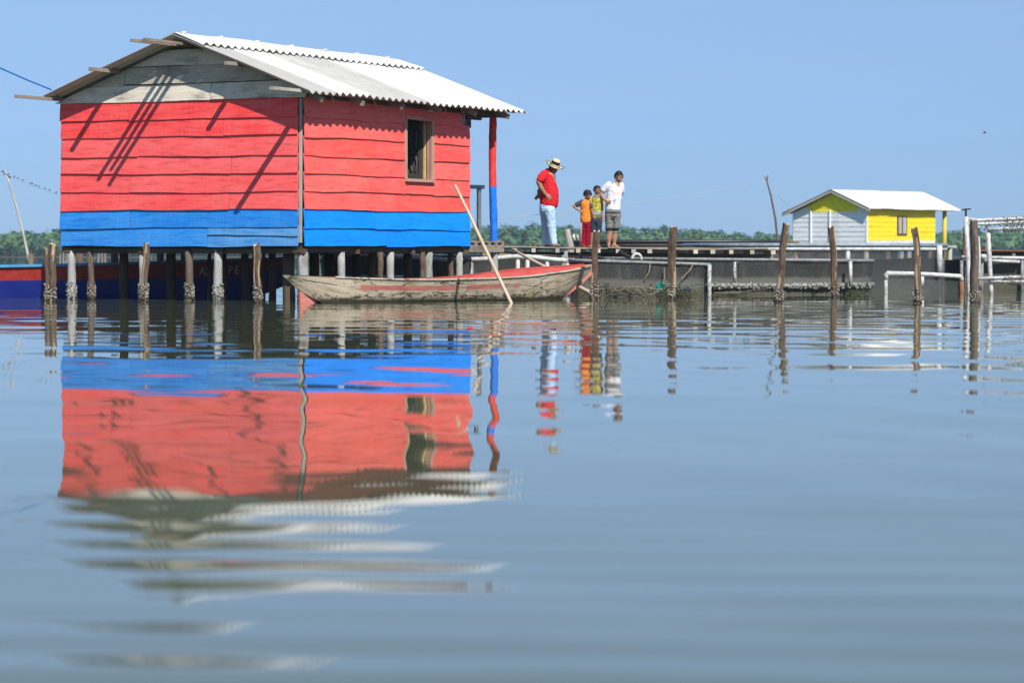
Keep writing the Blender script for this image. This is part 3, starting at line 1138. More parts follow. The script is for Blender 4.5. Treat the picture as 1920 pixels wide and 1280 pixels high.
# ------------------------------------------------------------------ hulls
def hull(mb, stations, th=.03, stripe=None, roll=None):
    """stations: (centre xy Vector, half width top, half width bottom, z sheer, z bottom). rows of the side get their own material index"""
    n = len(stations)
    rowsf = [1.0, .80, .64, .30, .0]
    grid = []
    for i, (c, bt, bb, zs_, zb) in enumerate(stations):
        d = (stations[min(i + 1, n - 1)][0] - stations[max(i - 1, 0)][0]).normalized()
        s = V((d.y, -d.x, 0))
        ring = []
        for side in (1, -1):
            col = []
            for f in rowsf:
                w = bb + (bt - bb) * (f ** .8)
                rl = (roll(i) * w * side * -f) if roll else 0
                col.append(c + s * (w * side) + V((0, 0, zb + (zs_ - zb) * f + rl)))
            ring.append(col)
        inner = []
        for side in (1, -1):
            col = []
            for f in rowsf:
                w = max(bb + (bt - bb) * (f ** .8) - th, .002)
                rl = (roll(i) * w * side * -f) if roll else 0
                col.append(c + s * (w * side) + V((0, 0, zb + (zs_ - zb) * f + (th if f == 0 else 0) + rl)))
            inner.append(col)
        grid.append((ring, inner))
    u = 0
    for i in range(n - 1):
        du = (stations[i + 1][0] - stations[i][0]).length
        for side in (0, 1):
            for k in range(4):
                a, b = grid[i], grid[i + 1]
                va, vb = rowsf[k] * .5, rowsf[k + 1] * .5
                q = [a[0][side][k], b[0][side][k], b[0][side][k + 1], a[0][side][k + 1]]
                uv = [(u, va), (u + du, va), (u + du, vb), (u, vb)]
                if side == 0: q = q[::-1]; uv = uv[::-1]
                mb.quad(*q, mi=stripe(i, k, side) if stripe else 0, uv=uv)
                q = [a[1][side][k], b[1][side][k], b[1][side][k + 1], a[1][side][k + 1]]
                uv = [(u, va), (u + du, va), (u + du, vb), (u, vb)]
                if side == 1: q = q[::-1]; uv = uv[::-1]
                mb.quad(*q, mi=1, uv=uv)
            a, b = grid[i], grid[i + 1]
            q = [a[0][side][0], b[0][side][0], b[1][side][0], a[1][side][0]]
            if side == 1: q = q[::-1]
            mb.quad(*q, mi=2, uv=[(u, 0), (u + du, 0), (u + du, .03), (u, .03)])
        a, b = grid[i], grid[i + 1]
        mb.quad(a[0][0][4], a[0][1][4], b[0][1][4], b[0][0][4], mi=0, uv=[(u, 0)] * 4)
        mb.quad(a[1][0][4], b[1][0][4], b[1][1][4], a[1][1][4], mi=1, uv=[(u, 0)] * 4)
        u += du
    for e, i in ((0, 0), (1, n - 1)):
        g = grid[i][0]
        loop = g[0] + g[1][::-1]
        b = len(mb.v); mb.v += loop
        ids = [b + k for k in range(len(loop))]
        mb.face(ids if e == 0 else ids[::-1], 0, None)


def canoe_mat():
    m = NT("weathered_canoe_planks")
    a = m.noise(m.coord('UV', (2.2, 26, 1)), 1, 6, .65)
    b = m.noise(m.coord('UV', (1.1, 3, 1)), 1.5, 5, .6)
    col = m.mix(m.ramp(a, [(.35, 0), (.7, 1)]), (.40, .325, .235), (.62, .53, .41))
    col = m.mix(m.ramp(b, [(.55, 0), (.68, .7)]), col, (.25, .19, .125))
    # plank seams and cracks
    w = m.noise(m.coord('UV', (.9, 22, 1)), 1, 2, .5, .5)
    col = m.mix(m.ramp(w, [(.62, 0), (.66, .9)]), col, (.035, .028, .02))
    sp = m.noise(m.coord('UV', (22, 34, 1)), 1, 2, .6)
    col = m.mix(m.ramp(sp, [(.64, 0), (.69, .8)]), col, (.05, .04, .03))
    vo = m.n.new("ShaderNodeTexVoronoi")
    vo.feature = 'DISTANCE_TO_EDGE'
    mpv = m.n.new("ShaderNodeVectorMath"); mpv.operation = 'ADD'
    dv = m.noise(m.coord('UV', (3, 9, 1)), 1, 3, .6)
    m.link(m.coord('UV', (1.25, 6.5, 1)), mpv.inputs[0]); m.link(dv, mpv.inputs[1])
    m.link(mpv.outputs[0], vo.inputs['Vector']); vo.inputs['Scale'].default_value = 1.0
    msk = m.noise(m.coord('UV', (.9, 4, 1)), 1.2, 2, .5)
    ck = m.math('MULTIPLY', m.ramp(vo.outputs['Distance'], [(.012, 1), (.030, 0)]), m.ramp(msk, [(.44, 0), (.52, .95)]))
    col = m.mix(ck, col, (.03, .024, .017))
    # mud and algae stain at the waterline
    sep = m.n.new("ShaderNodeSeparateXYZ")
    geo = m.n.new("ShaderNodeNewGeometry")
    m.link(geo.outputs['Position'], sep.inputs[0])
    zz = m.math('ADD', sep.outputs[2], m.math('MULTIPLY', m.math('SUBTRACT', b, .5), .16))
    col = m.mix(m.ramp(zz, [(.03, 1), (.11, 0)]), col, (.045, .042, .022))
    bl = m.noise(m.coord('UV', (7, 16, 1)), 1, 3, .6)
    lowz = m.ramp(sep.outputs[2], [(.10, 1), (.20, 0)])
    col = m.mix(m.math('MULTIPLY', m.ramp(bl, [(.53, 0), (.58, .9)]), lowz), col, (.035, .03, .022))
    mo = m.noise(m.coord('UV', (.8, 2.5, 1)), 1.3, 3, .5)
    col = m.mix(m.ramp(mo, [(.60, 0), (.72, .75)]), col, (.20, .165, .045))
    m.bump(a, .5, .008)
    return m.fin(col, .75, .2)


M['canoe'] = canoe_mat()
M['canoe_red'] = painted_planks("faded_red_canoe_paint", (.44, .085, .07), (.54, .20, .16), (.36, .29, .21), 1.15, .7)
M['canoe_in'] = painted_planks("red_canoe_inside", (.42, .035, .035), (.50, .11, .09), (.30, .2, .15), .6, .5)

pA, pB = at(537, 520, 41.5), at(1112, 500, 46.2)
pA = V((pA.x, pA.y, 0)); pB = V((pB.x, pB.y, 0))
N = 44
st = []
for i in range(N + 1):
    f = i / N
    c = pA.lerp(pB, f)
    sag = math.sin(math.pi * min(max(f, 0), 1))
    wt = .47 * (1 - abs(2 * f - 1) ** 2.6) + .035
    if f < .2: wt = max(wt, .10 + .14 * (f / .2))
    zsheer = .44 - .09 * math.sin(math.pi * min(f / .8, 1)) * 1.0 + (.145 * ((f - .5) / .5) ** 2.6 if f > .5 else 0)
    if f < .13:
        zb = .40 - .50 * (f / .13) ** .75
    elif f > .80:
        zb = -.12 + .62 * ((f - .80) / .20) ** 1.5
    else:
        zb = -.12
    wb = wt * (.55 if .13 < f < .8 else max(.12, .55 * min(f / .13, (1 - f) / .2)))
    st.append((c, wt, wb, zsheer, min(zb, zsheer - .05)))
canoe = thing("canoe", (*(pA.lerp(pB, .5)).xy, 0), "weathered wooden canoe with faded red stripe moored before the house", "canoe")
mb = MB()


def cstripe(i, k, side):
    f = i / N
    if k == 1 and .17 < f < .66 and i not in (21, 28): return 3
    return 0


def croll(i):
    f = min(max((i / N - .48) / .40, 0), 1)
    return .105 * f * f * (3 - 2 * f)


hull(mb, st, .03, cstripe, croll)
mb.build("hull", [M['canoe'], M['canoe_in'], M['canoe'], M['canoe_red']], canoe)
# red stem plank under the bow and the skeg at the stern
mb = MB()
for i in range(int(N * .80), N):
    a, b = st[i], st[i + 1]
    pa, pb = a[0] + V((0, 0, a[4] - .012)), b[0] + V((0, 0, b[4] - .012))
    mb.beam(pa, pb, .10, .05)
mb.build("stem", M['canoe_red'], canoe)
mb = MB()
d = (pB - pA).normalized(); sdir = V((d.y, -d.x, 0))
q0 = st[2][0] + d * .12
mb.box(q0 + V((0, 0, .12)), d * .17, sdir * .018, V((0, 0, .13)))
mb.build("skeg", M['canoe_red'], canoe)
for f in (.24, .46, .70):   # thwarts and gunwale strip
    mb = MB()
    c, wt, wb, zs_, zb = st[int(N * f)]
    mb.beam(c + sdir * (wt - .03) + V((0, 0, zs_ - .07)), c - sdir * (wt - .03) + V((0, 0, zs_ - .07)), .16, .03)
    mb.build("thwart", M['wood_mid'], canoe)
for sd in (1, -1):
    mb = MB()
    for i in range(5, N - 1):
        a, b = st[i], st[i + 1]
        da = (b[0] - a[0]).normalized()
        mb.beam(a[0] + sdir * (sd * (a[1] - .01)) + V((0, 0, a[3] + .008 - sd * croll(i) * a[1])), b[0] + sdir * (sd * (b[1] - .01)) + V((0, 0, b[3] + .008 - sd * croll(i + 1) * b[1])), .05, .022)
    mb.build("gunwale", M['canoe'] if sd == 1 else M['canoe_in'], canoe)
mb = MB()   # solid stern deck
for i in range(0, 6):
    a, b = st[i], st[i + 1]
    mb.quad(a[0] + sdir * a[1] + V((0, 0, a[3] + .012)), b[0] + sdir * b[1] + V((0, 0, b[3] + .012)), b[0] - sdir * b[1] + V((0, 0, b[3] + .012)), a[0] - sdir * a[1] + V((0, 0, a[3] + .012)),
            0, [(i * .1, 0), (i * .1 + .1, 0), (i * .1 + .1, .2), (i * .1, .2)])
mb.build("stern_deck", M['canoe'], canoe)

# poles
def pole(name, pts, r, mat, label, cat, seg=8):
    mb = MB()
    mb.tube(pts, r, seg)
    o = mb.build(name, M[mat], None, smooth=True, org=pts[-1])
    return tag(o, label, cat)


pole("push_pole", [at(853, 347, 43.1), at(880, 402, 42.8), at(905, 456, 42.5), at(932, 513, 42.2), at(956, 563, 41.9), at(990, 634, 41.5)], [.022, .024, .026, .028, .028, .028], 'pole_wood',
     "long pale push pole slanting down in front of the canoe into the water", "pole")
pole("push_pole", [at(960, 467, 47.6), at(1000, 489, 47.0), at(1050, 515, 46.2), at(1066, 524, 45.95)], [.024, .026, .028, .028], 'pole_wood',
     "pale pole resting inside the canoe's red bow", "pole")
pole("push_pole", [at(1070, 529, 47.2), at(1084, 537, 46.9), at(1108, 550, 46.5), at(1120, 557, 46.3)], .036, 'pole_wood',
     "short stub of pale pole poking out below the canoe's bow", "pole")

# ------------------------------------------------------------------ blue boat under the house
BY = 47.15
st = []
N2 = 40
x0, x1 = -15.0, at(532, 500, BY).x
for i in range(N2 + 1):
    f = i / N2
    x = x0 + (x1 - x0) * f
    w = .62 * (1 - max(0, (f - .62) / .38) ** 2.2) + .02
    if f < .06: w = .52
    zs_ = .545 + .15 * max(0, (f - .45) / .55) ** 1.5
    zb = -.15 + (.35 * max(0, (f - .86) / .14) ** 2)
    st.append((V((x, BY + .02 * 0, 0)), w, w * .82, zs_, zb))
boat = thing("boat", ((x0 + x1) / 2, BY, 0), "long blue boat with a red band moored under the house", "boat")
mb = MB()
hull(mb, st, .04, lambda i, k, side: 3 if k in (0, 1) else 0)
mb.build("hull", [plain("deep_blue_boat_paint", (.006, .016, .17), (.010, .025, .22), .4, .4, 4), plain("blue_boat_inside", (.03, .16, .42)),
                  plain("light_blue_gunwale", (.05, .25, .55), None, .5), plain("red_boat_band", (.30, .022, .014), (.40, .05, .035), .45, .35, 7)], boat)
mb = MB()
for i in range(N2):
    a, b = st[i], st[i + 1]
    mb.beam(a[0] + V((0, -a[1] - .012, a[3])), b[0] + V((0, -b[1] - .012, b[3])), .05, .045)
    mb.beam(a[0] + V((0, a[1] + .012, a[3])), b[0] + V((0, b[1] + .012, b[3])), .05, .045)
mb.build("gunwale", plain("light_blue_gunwale_trim", (.06, .27, .52), (.10, .35, .58), .5, .3, 5), boat)


def text_mesh(name, txt, size, loc, rot, mat, parent, extrude=.003, sx=1.0):
    cu = bpy.data.curves.new(name, 'FONT')
    cu.body = txt; cu.size = size; cu.extrude = extrude
    tmp = bpy.data.objects.new(name + "_tmp", cu)
    COL.objects.link(tmp)
    bpy.context.view_layer.update()
    dg = bpy.context.evaluated_depsgraph_get()
    me = bpy.data.meshes.new_from_object(tmp.evaluated_get(dg))
    bpy.data.objects.remove(tmp)
    me.materials.clear(); me.materials.append(mat)
    o = bpy.data.objects.new(name, me)
    COL.objects.link(o)
    o.parent = parent
    o.matrix_local = Matrix.Translation(V(loc) - origin_of(parent)) @ rot @ Matrix.Diagonal((sx, 1, 1, 1))
    return o


letter = plain("white_lettering", (.80, .80, .80), (.65, .62, .62), .6, .2, 20)


def side_at(x):
    f = (x - x0) / (x1 - x0)
    i = min(int(f * N2), N2 - 1)
    g = f * N2 - i
    a, b = st[i], st[i + 1]
    return [a[k] + (b[k] - a[k]) * g for k in range(1, 5)]


for txt, px in (("AS", 371), ("PES", 424)):
    x = at(px, 500, BY - .6).x
    for j, ch in enumerate(txt):
        xx = x + j * .108
        w, wb, zs_, zb = side_at(xx + .05)
        zc_ = zs_ - .245
        wf = wb + (w - wb) * .62 ** .8
        ang = math.atan2((w - wb) * .5, (zs_ - zb) * .5)
        text_mesh("letter", ch, .20, (xx, BY - wf - .030, zc_), Matrix.Rotation(math.pi / 2 + ang * .8, 4, 'X'), letter, boat, .004, .82)

# ------------------------------------------------------------------ walkway
deck = thing("walkway", (3.0, 52.6, 0), "narrow grey plank walkway on posts under the four people", "walkway")
DY0, DY1 = 52.0, 53.4
mb = MB()
zdk0, zdk1 = zy(461.5, 52), zy(466.0, 52)
xs0, xs1 = at(905, 460, 52).x, at(1462, 460, 52).x


def deck_z(x): return zdk0 + (zdk1 - zdk0) * (x - xs0) / (xs1 - xs0)


for k in range(5):
    yy = DY0 + .14 + k * .28
    x = xs0
    while x < xs1 - .2:
        L = min(random.uniform(1.4, 2.6), xs1 - x)
        n = 6
        o1 = random.uniform(-.008, .008); tn = random.random(); ph = random.uniform(0, 6)
        for j in range(n):
            xa, xb = x + L * j / n, x + L * (j + 1) / n
            za = deck_z(xa) - .02 + o1 + .012 * math.sin(xa * 1.7 + ph); zb = deck_z(xb) - .02 + o1 + .012 * math.sin(xb * 1.7 + ph)
            mb.beam((xa, yy, za), (xb, yy, zb), .27, .026, tone=tn)
        x += L + .01
mb.build("deck", M['wood_mid'], deck)
mb = MB()
x = xs0 + .3
while x < xs1:
    mb.box((x, (DY0 + DY1) / 2 - .05, deck_z(x) - .075), (random.uniform(.035, .05), 0, 0), (0, .78, 0), (0, 0, .038), tone=random.random())
    x += random.uniform(.30, .48)
mb.build("joist", bare_wood("pale_joist_ends", (.42, .38, .32), (.56, .52, .45), (.25, .21, .17)), deck)
mb = MB()
mb.beam((xs0, DY0 - .06, deck_z(xs0) - .16), ((xs0 + xs1) / 2 - .6, DY0 - .06, deck_z(xs1) - .20), .05, .075)
mb.beam((xs0, DY1 - .1, deck_z(xs0) - .15), (xs1, DY1 - .1, deck_z(xs1) - .15), .06, .09)
mb.build("stringer", M['wood_mid'], deck)
for px, yt in ((942, 452), (1002, 455), (1085, 470), (1150, 472), (1215, 472), (1290, 470), (1370, 472), (1445, 472)):
    mb = MB()
    xx = at(px, 460, 52.2).x
    mb.tube([(xx + .02, 52.15 if px in (1002, 942) else 52.8, -1), (xx, 52.15 if px in (1002, 942) else 52.8, zy(yt, 52.2) - (.0 if px < 1010 else .12))], .045, 8, jit=.06)
    mb.build("post", M['post_dark'], deck)
# a bleached stick post behind the walkway
mb = MB(); mb.tube([at(1072, 470, 54.2) - V((0, 0, 1.8)), at(1070, 462, 54.0), at(1062, 430, 54.0)], [.07, .075, .065], 10, jit=.06)
tag(mb.build("mooring_post", M['stick_grey'], None, org=(at(1070, 470, 54).x, 54, 0)), "bleached slanting stub post between the man and the boys", "post")
mb = MB()
c = at(1080, 446, 56)
for k in range(7):
    for q in range(3):
        f = lambda a, b_: c + V((-.10 + .2 * a / 7, .04 * math.sin(a * 2.2 + b_), -.05 + .03 * b_ + .045 * math.exp(-((a - 3) / 1.6) ** 2) * b_ * .6 + .012 * math.sin(a * 2.7)))
        mb.quad(f(k, q), f(k + 1, q), f(k + 1, q + 1), f(k, q + 1))
tag(mb.build("plastic_scrap", M['pvc'], None, org=c), "crumpled white plastic scrap on the black pen behind the boys", "scrap")

# ------------------------------------------------------------------ fish pens
def ring_pts(cx, cy, rx, ry, n, sup=2.0, a0=0.0):
    out = []
    for k in range(n):
        a = a0 + 2 * math.pi * k / n
        c, s = math.cos(a), math.sin(a)
        out.append((cx + rx * math.copysign(abs(c) ** (2 / sup), c), cy + ry * math.copysign(abs(s) ** (2 / sup), s)))
    return out


def loop_tube(mb, pts, z, r, seg=7, mi=0, sag=0.0):
    n = len(pts)
    P = [V((p[0], p[1], z(p[0], p[1]) if callable(z) else z)) for p in pts]
    P = P + [P[0], P[1]]
    mb.tube(P, r, seg, mi=mi, cap=False)


def net_wall(mb, pts, zt, zb, mi=0, close=True, billow=0.05, rows=5):
    n = len(pts)
    u = 0
    m_ = n if close else n - 1
    sd = random.uniform(0, 9)
    cols = []
    us = []
    cx = sum(p[0] for p in pts) / n; cy = sum(p[1] for p in pts) / n
    for i in range(m_ + 1):
        p = pts[i % n]
        if i: u += math.hypot(p[0] - pts[(i - 1) % n][0], p[1] - pts[(i - 1) % n][1])
        us.append(u)
        col = []
        za = zt(p[0], p[1]) if callable(zt) else zt
        dx, dy = cx - p[0], cy - p[1]
        L = math.hypot(dx, dy) + 1e-6
        for k in range(rows + 1):
            f = k / rows
            bl = billow * math.sin(f * math.pi) * (1 + .6 * math.sin(u * 2.3 + sd)) + .018 * math.sin(u * 11 + sd * 3 + f * 2) * f + .012 * math.sin(u * 23 + sd)
            col.append(V((p[0] + dx / L * bl, p[1] + dy / L * bl, za - .02 * (1 - f) * (1 + math.sin(u * 3.1 + sd)) + (zb - za) * f)))
        cols.append(col)
    for i in range(m_):
        for k in range(rows):
            a, b, c, d = cols[i][k], cols[i + 1][k], cols[i + 1][k + 1], cols[i][k + 1]
            mb.quad(a, b, c, d, mi, [(us[i], a.z), (us[i + 1], b.z), (us[i + 1], c.z), (us[i], d.z)])


PG = "netted fish pens around the walkway"


def pen(cx, cy, rx, ry, label, rails, nets, posts, n=48, sup=2.6, name="fish_pen", debris=None):
    """rails: (z or fn, radius, material); nets: (ztop, zbot, material, inset); posts: (x, y, ztop, zbot, r, material)"""
    root = thing(name, (cx, cy, 0), label, "fish pen", PG)
    pts = ring_pts(cx, cy, rx, ry, n, sup)
    for z, r, mt in rails:
        mb = MB(); loop_tube(mb, pts, z, r); mb.build("rail", M[mt], root, smooth=True)
    for zt, zb, mt, ins in nets:
        mb = MB()
        p2 = [(cx + (p[0] - cx) * ins, cy + (p[1] - cy) * ins) for p in pts]
        net_wall(mb, p2, zt, zb)
        mb.build("net", M[mt], root, smooth=True)
    for x, y, zt, zb, r, mt in posts:
        mb = MB(); mb.tube([(x, y, zb), (x, y, zt)], r, 9); mb.build("upright", M[mt], root, smooth=True)
    return root


def zline(px0, y0, px1, y1, Y):
    """a pipe height that falls or rises across the pen"""
    xa, xb = (px0 - 960) / FPX * Y, (px1 - 960) / FPX * Y
    za, zb = zy(y0, Y), zy(y1, Y)
    return lambda x, y: za + (zb - za) * min(max((x - xa) / (xb - xa), -.3), 1.3)


def X(px, Y): return (px - 960) / FPX * Y


# front pen beside the canoe
ya = 47.2
zA = zline(1075, 488, 1335, 496, ya)
pen((X(1070, ya) + X(1334, ya)) / 2, ya + .75, (X(1334, ya) - X(1070, ya)) / 2, .75,
    "small front fish pen with sagging black net between two thick posts",
    [(zA, .031, 'pvc_grey')],
    [(zA, -.15, 'net_black', 1.0), (lambda x, y: zA(x, y) - .02, -.1, 'net_liner', .94)],
    [(X(1333, ya) - .02, ya + .1, .58, -.4, .036, 'pvc_dirty'), (X(1180, ya), ya + 1.5, .6, -.4, .035, 'pvc_grey')], sup=6)
pA_ = bpy.data.objects[[o.name for o in bpy.data.objects if o.name.startswith("fish_pen") and o.type == 'EMPTY'][-1]]
for a, b in (((1219, 493), (1209, 524)), ((1299, 497), (1278, 522)), ((1245, 502), (1241, 540))):
    mb = MB(); mb.tube([at(*a, ya - .05), at((a[0] + b[0]) / 2 + 3, (a[1] + b[1]) / 2, ya - .06), at(*b, ya - .04)], .010, 6)
    mb.build("cord", M['post_split'], pA_)
# large black pen in the middle
yb = 50.2
zB = zline(1100, 486, 1660, 492, yb)
zB2 = lambda x, y: zB(x, y) - .03 + (.10 if y > 52.2 else 0.10 * max(0, (y - yb) / 2.0))
cxB = (X(1118, yb) + X(1664, yb)) / 2
pen(cxB, yb + 2.2, (X(1664, yb) - X(1118, yb)) / 2 - .05, 2.2,
    "broad black netted fish pen with pale crusted float pipe between the leaning posts",
    [(zline(1100, 484, 1640, 489, yb), .033, 'pvc_grey'), (.175, .050, 'pvc_grey')],
    [(lambda x, y: zB(x, y), -.1, 'net_black', 1.0), (lambda x, y: zB(x, y) - .02, .05, 'net_liner', .93)],
    [(X(1378, yb), yb + .03, zy(486, yb), .15, .036, 'pvc_dirty'), (X(1596, yb), yb + .12, zy(490, yb), .15, .034, 'pvc'),
     (X(1415, yb), yb + 4.3, zy(480, yb), .15, .04, 'pvc_grey')], sup=3.2)
# crust on its lower pipe
mb = MB()
for k in range(520):
    px = random.uniform(1335, 1650)
    c = V((X(px, yb) * 1.0, yb + .02 - .04 * random.random(), .175 + random.uniform(-.06, .045)))
    e = abs(c.x - cxB) / ((X(1664, yb) - X(1118, yb)) / 2)
    c.y = yb + 2.2 - 2.2 * (max(0, 1 - e ** 3.2)) ** (1 / 3.2) + random.uniform(-.05, .02)
    mb.lump(c, random.uniform(.012, .028), 0, random.uniform(.2, 1))
mb.build("barnacles", M['crust'], bpy.data.objects[[o.name for o in bpy.data.objects if o.name.startswith("fish_pen")][-1]])
# pale octagonal pen with diamond net
yc_ = 54.8
cxC = (X(1300, yc_) + X(1800, yc_)) / 2; rxC = (X(1800, yc_) - X(1300, yc_)) / 2
zC = zy(459.5, yc_)
pC = pen(cxC, yc_ + 2.7, rxC, 2.7, "pale pipe fish pen with diamond net in front of the yellow house",
         [(zC, .048, 'pvc_blue'), (zy(467, yc_), .04, 'pvc')],
         [(zC + .03, -.1, 'net_chain', 1.012), (zC - .27, -.1, 'net_dark', .97)],
         [(X(1590, yc_), yc_ + .04, zC, .33, .055, 'pvc'), (X(1769, yc_), yc_ + .55, zC, .33, .06, 'pvc'),
          (X(1690, 60.0), 60.1, zC, 0, .07, 'pvc_blue'), (X(1794, yc_), yc_ + 1.8, zC - .05, 0, .03, 'pvc_grey'),
          (X(1310, yc_), yc_ + 1.8, zC, 0, .035, 'pvc_grey'), (X(1330, 60), 60.1, zC - .1, 0, .04, 'pvc_grey')], sup=3.4)
yq = yc_ - 1.2
mb = MB()
zz0, zz1 = zy(512, yq), zy(518, yq)
mb.tube([(X(1661, yq), yq, zz0 - .13), (X(1661, yq), yq, zz0 - .03), (X(1664, yq), yq, zz0), (X(1735, yq), yq, (zz0 + zz1) / 2 + .01), (X(1800, yq), yq, zz1), (X(1803, yq), yq, zz1 - .04), (X(1803, yq), yq, zz1 - .10)], .046, 9)
mb.tube([(X(1728, yq), yq, zz1), (X(1728, yq), yq, .12)], .05, 9)
mb.build("float_pipe", M['pvc'], pC, smooth=True)
mb = MB(); mb.tube([(X(1661, yq), yq, zz0 - .12), (X(1661, yq), yq, -.2)], .04, 9); mb.build('upright', M['pvc_dirty'], pC, smooth=True)
mb = MB(); mb.tube([(X(1803, yq), yq, zz1 - .09), (X(1803, yq), yq, -.2)], .045, 9); mb.build('upright', M['rust_boards'], pC, smooth=True)
mb = MB()
net_wall(mb, [(X(1662, yq), yq + .03), (X(1700, yq), yq + .03), (X(1750, yq), yq + .03), (X(1802, yq), yq + .03)], zz1, -.1, close=False)
mb.build("net", M['net_chain'], pC)
# black pen behind the walkway
yh = 60.0
pen(X(1275, yh), yh + 2.2, X(1480, yh) - X(1275, yh), 2.2, "black lined fish pen behind the boys and the walkway",
    [(zy(453, yh), .05, 'hdpe'), (zy(460, yh), .045, 'hdpe')], [(zy(453, yh), -.1, 'net_liner', 1.0)], [], sup=3)
# pen with white pipes beside the porch
yf_ = 50.0
root = thing("fish_pen", (X(1000, yf_), yf_, 0), "fish pen with white pipe rail between the porch post and the canoe's bow", "fish pen", PG)
mb = MB()
mb.tube([at(868, 487, yf_), at(900, 486, yf_), at(935, 484, yf_), at(965, 481, yf_), at(1000, 482, yf_), at(1030, 486, yf_), at(1074, 489, yf_)], .045, 10)
mb.tube([at(1074, 489, yf_ - .0), at(1076, 489, yf_ - .0)], .056, 10)
mb.build("rail", M['pvc'], root, smooth=True)
for px, yt, mt in ((971, 484, 'pvc'), (989, 484, 'pvc'), (1026, 487, 'pvc'), (1064, 490, 'pvc'), (1057, 478, 'pvc_grey'), (1061, 470, 'pvc_grey'), (884, 487, 'pvc_grey')):
    mb = MB(); p = at(px, yt, yf_ + .02); mb.tube([(p.x, p.y, -.3), p], .040, 9); mb.build("upright", M[mt], root, smooth=True)
p2 = [(X(600, 51), 51.0), (X(720, 51), 51.1), (X(840, 51), 51.0), (X(960, 51), 51.1), (X(1050, 51), 51.0), (X(1108, 51), 51.2), (X(1108, 54), 54), (X(600, 54), 54)]
mb = MB(); net_wall(mb, p2, zy(484, 51), -.1); mb.build("net", M['net_black'], root)
mb = MB(); net_wall(mb, [(p[0], p[1] + .25) for p in p2], zy(477, 51), -.1); mb.build("net", M['net_liner'], root)
mb = MB(); mb.tube([at(640, 521, 50.6), at(700, 521, 50.6), at(770, 521, 50.6)], .05, 8); mb.tube([at(600, 476, 50.8), at(700, 478, 50.8), at(830, 486, 50.8), at(870, 487, 50.4)], .035, 8)
mb.build("float_pipe", M['pvc'], root, smooth=True)
mb = MB(); net_wall(mb, [(X(930, 53.6), 53.6), (X(1010, 53.6), 53.6), (X(1110, 53.6), 53.6)], zy(471, 53.6), .2, close=False); mb.build("net", M['net_dark'], root)
# pen at the right edge
ye = 56.0
root = thing("fish_pen", (X(1880, ye), ye, 0), "fish pen with two white pipes behind the crusted frame at the right edge", "fish pen", PG)
mb = MB()
for a, b in (((1803, 482), (1990, 485)), ((1842, 488), (1912, 491))):
    mb.tube([at(*a, ye), at(*b, ye)], .034, 9)
mb.tube([at(1842, 481.5, ye - .12), at(1846, 481.5, ye + .1)], .06, 12)
mb.build("rail", M['pvc'], root, smooth=True)
for px in (1803, 1841, 1917):
    mb = MB(); mb.tube([(X(px, ye), ye + .02, -.3), at(px, 488, ye + .02)], .036, 9); mb.build("upright", M['pvc_grey'], root, smooth=True)
p2 = [(X(1806, ye), ye + .1), (X(1860, ye), ye + .15), (X(1960, ye), ye + .1), (X(2050, ye), ye + .1), (X(2050, ye), ye + 3), (X(1806, ye), ye + 3)]
mb = MB(); net_wall(mb, p2, zy(488, ye), -.1); mb.build("net", M['net_black'], root)
mb = MB(); net_wall(mb, [(p[0], p[1] + .2) for p in p2], zy(486, ye), -.1); mb.build("net", M['net_liner'], root)

# raised pipe frame at the right edge
yd = 50.4
frame = thing("pipe_rack", (X(1860, yd), yd, 0), "white pipe frame crusted with barnacles lifted above the water at the right edge", "pipe rack")
def pipe(pts, r, name="pipe", mat='pvc'):
    mb = MB(); mb.tube(pts, r, 9); return mb.build(name, M[mat], frame, smooth=True)
pipe([at(1818, 560, yd), at(1817, 545, yd), at(1815, 480, yd), at(1811, 406, yd)], .044, "upright")
pipe([at(1837, 565, yd + .25), at(1835, 480, yd + .25), at(1832, 418, yd + .25)], .042, "upright")
pipe([at(1860, 565, yd + .1), at(1858, 540, yd + .1), at(1855, 480, yd + .1), at(1852, 423, yd + .1)], .044, "upright")
rails = [((1813, 410), (1835, 413), (1880, 411), (2000, 404)), ((1814, 421), (1845, 420), (1900, 417), (2000, 413)), ((1853, 430.5), (1900, 428), (2000, 424)), ((1831, 522.5), (1870, 521), (2000, 516)), ((1858, 528), (1900, 528), (2000, 526))]
for rl in rails:
    pts = [at(a, b, yd + .05) for a, b in rl]
    o = pipe(pts, .031, "rail")
    mb = MB()
    for k in range(260):
        f = random.random() ** .8
        L = rl[-1][0] - rl[0][0]
        px = rl[0][0] + 24 + (L - 24) * f
        if px > 1950: px = random.uniform(1880, 1930)
        for (a, b) in zip(rl[:-1], rl[1:]):
            if a[0] <= px <= b[0]:
                yy = a[1] + (b[1] - a[1]) * (px - a[0]) / (b[0] - a[0])
        p = at(px, yy, yd + .05)
        a = random.uniform(0, 6.28)
        mb.lump(p + V((0, math.cos(a) * .04, math.sin(a) * .045 - .012)), random.uniform(.007, .017), 0, random.uniform(0, .8))
    mb.build("barnacles", M['crust'], o)
mb = MB(); mb.tube([at(1811, 407, yd), at(1811, 392, yd)], .02, 8); mb.tube([at(1803, 394, yd), at(1812, 392, yd), at(1820, 392, yd)], .014, 6)
mb.build("hook", M['hdpe'], frame)

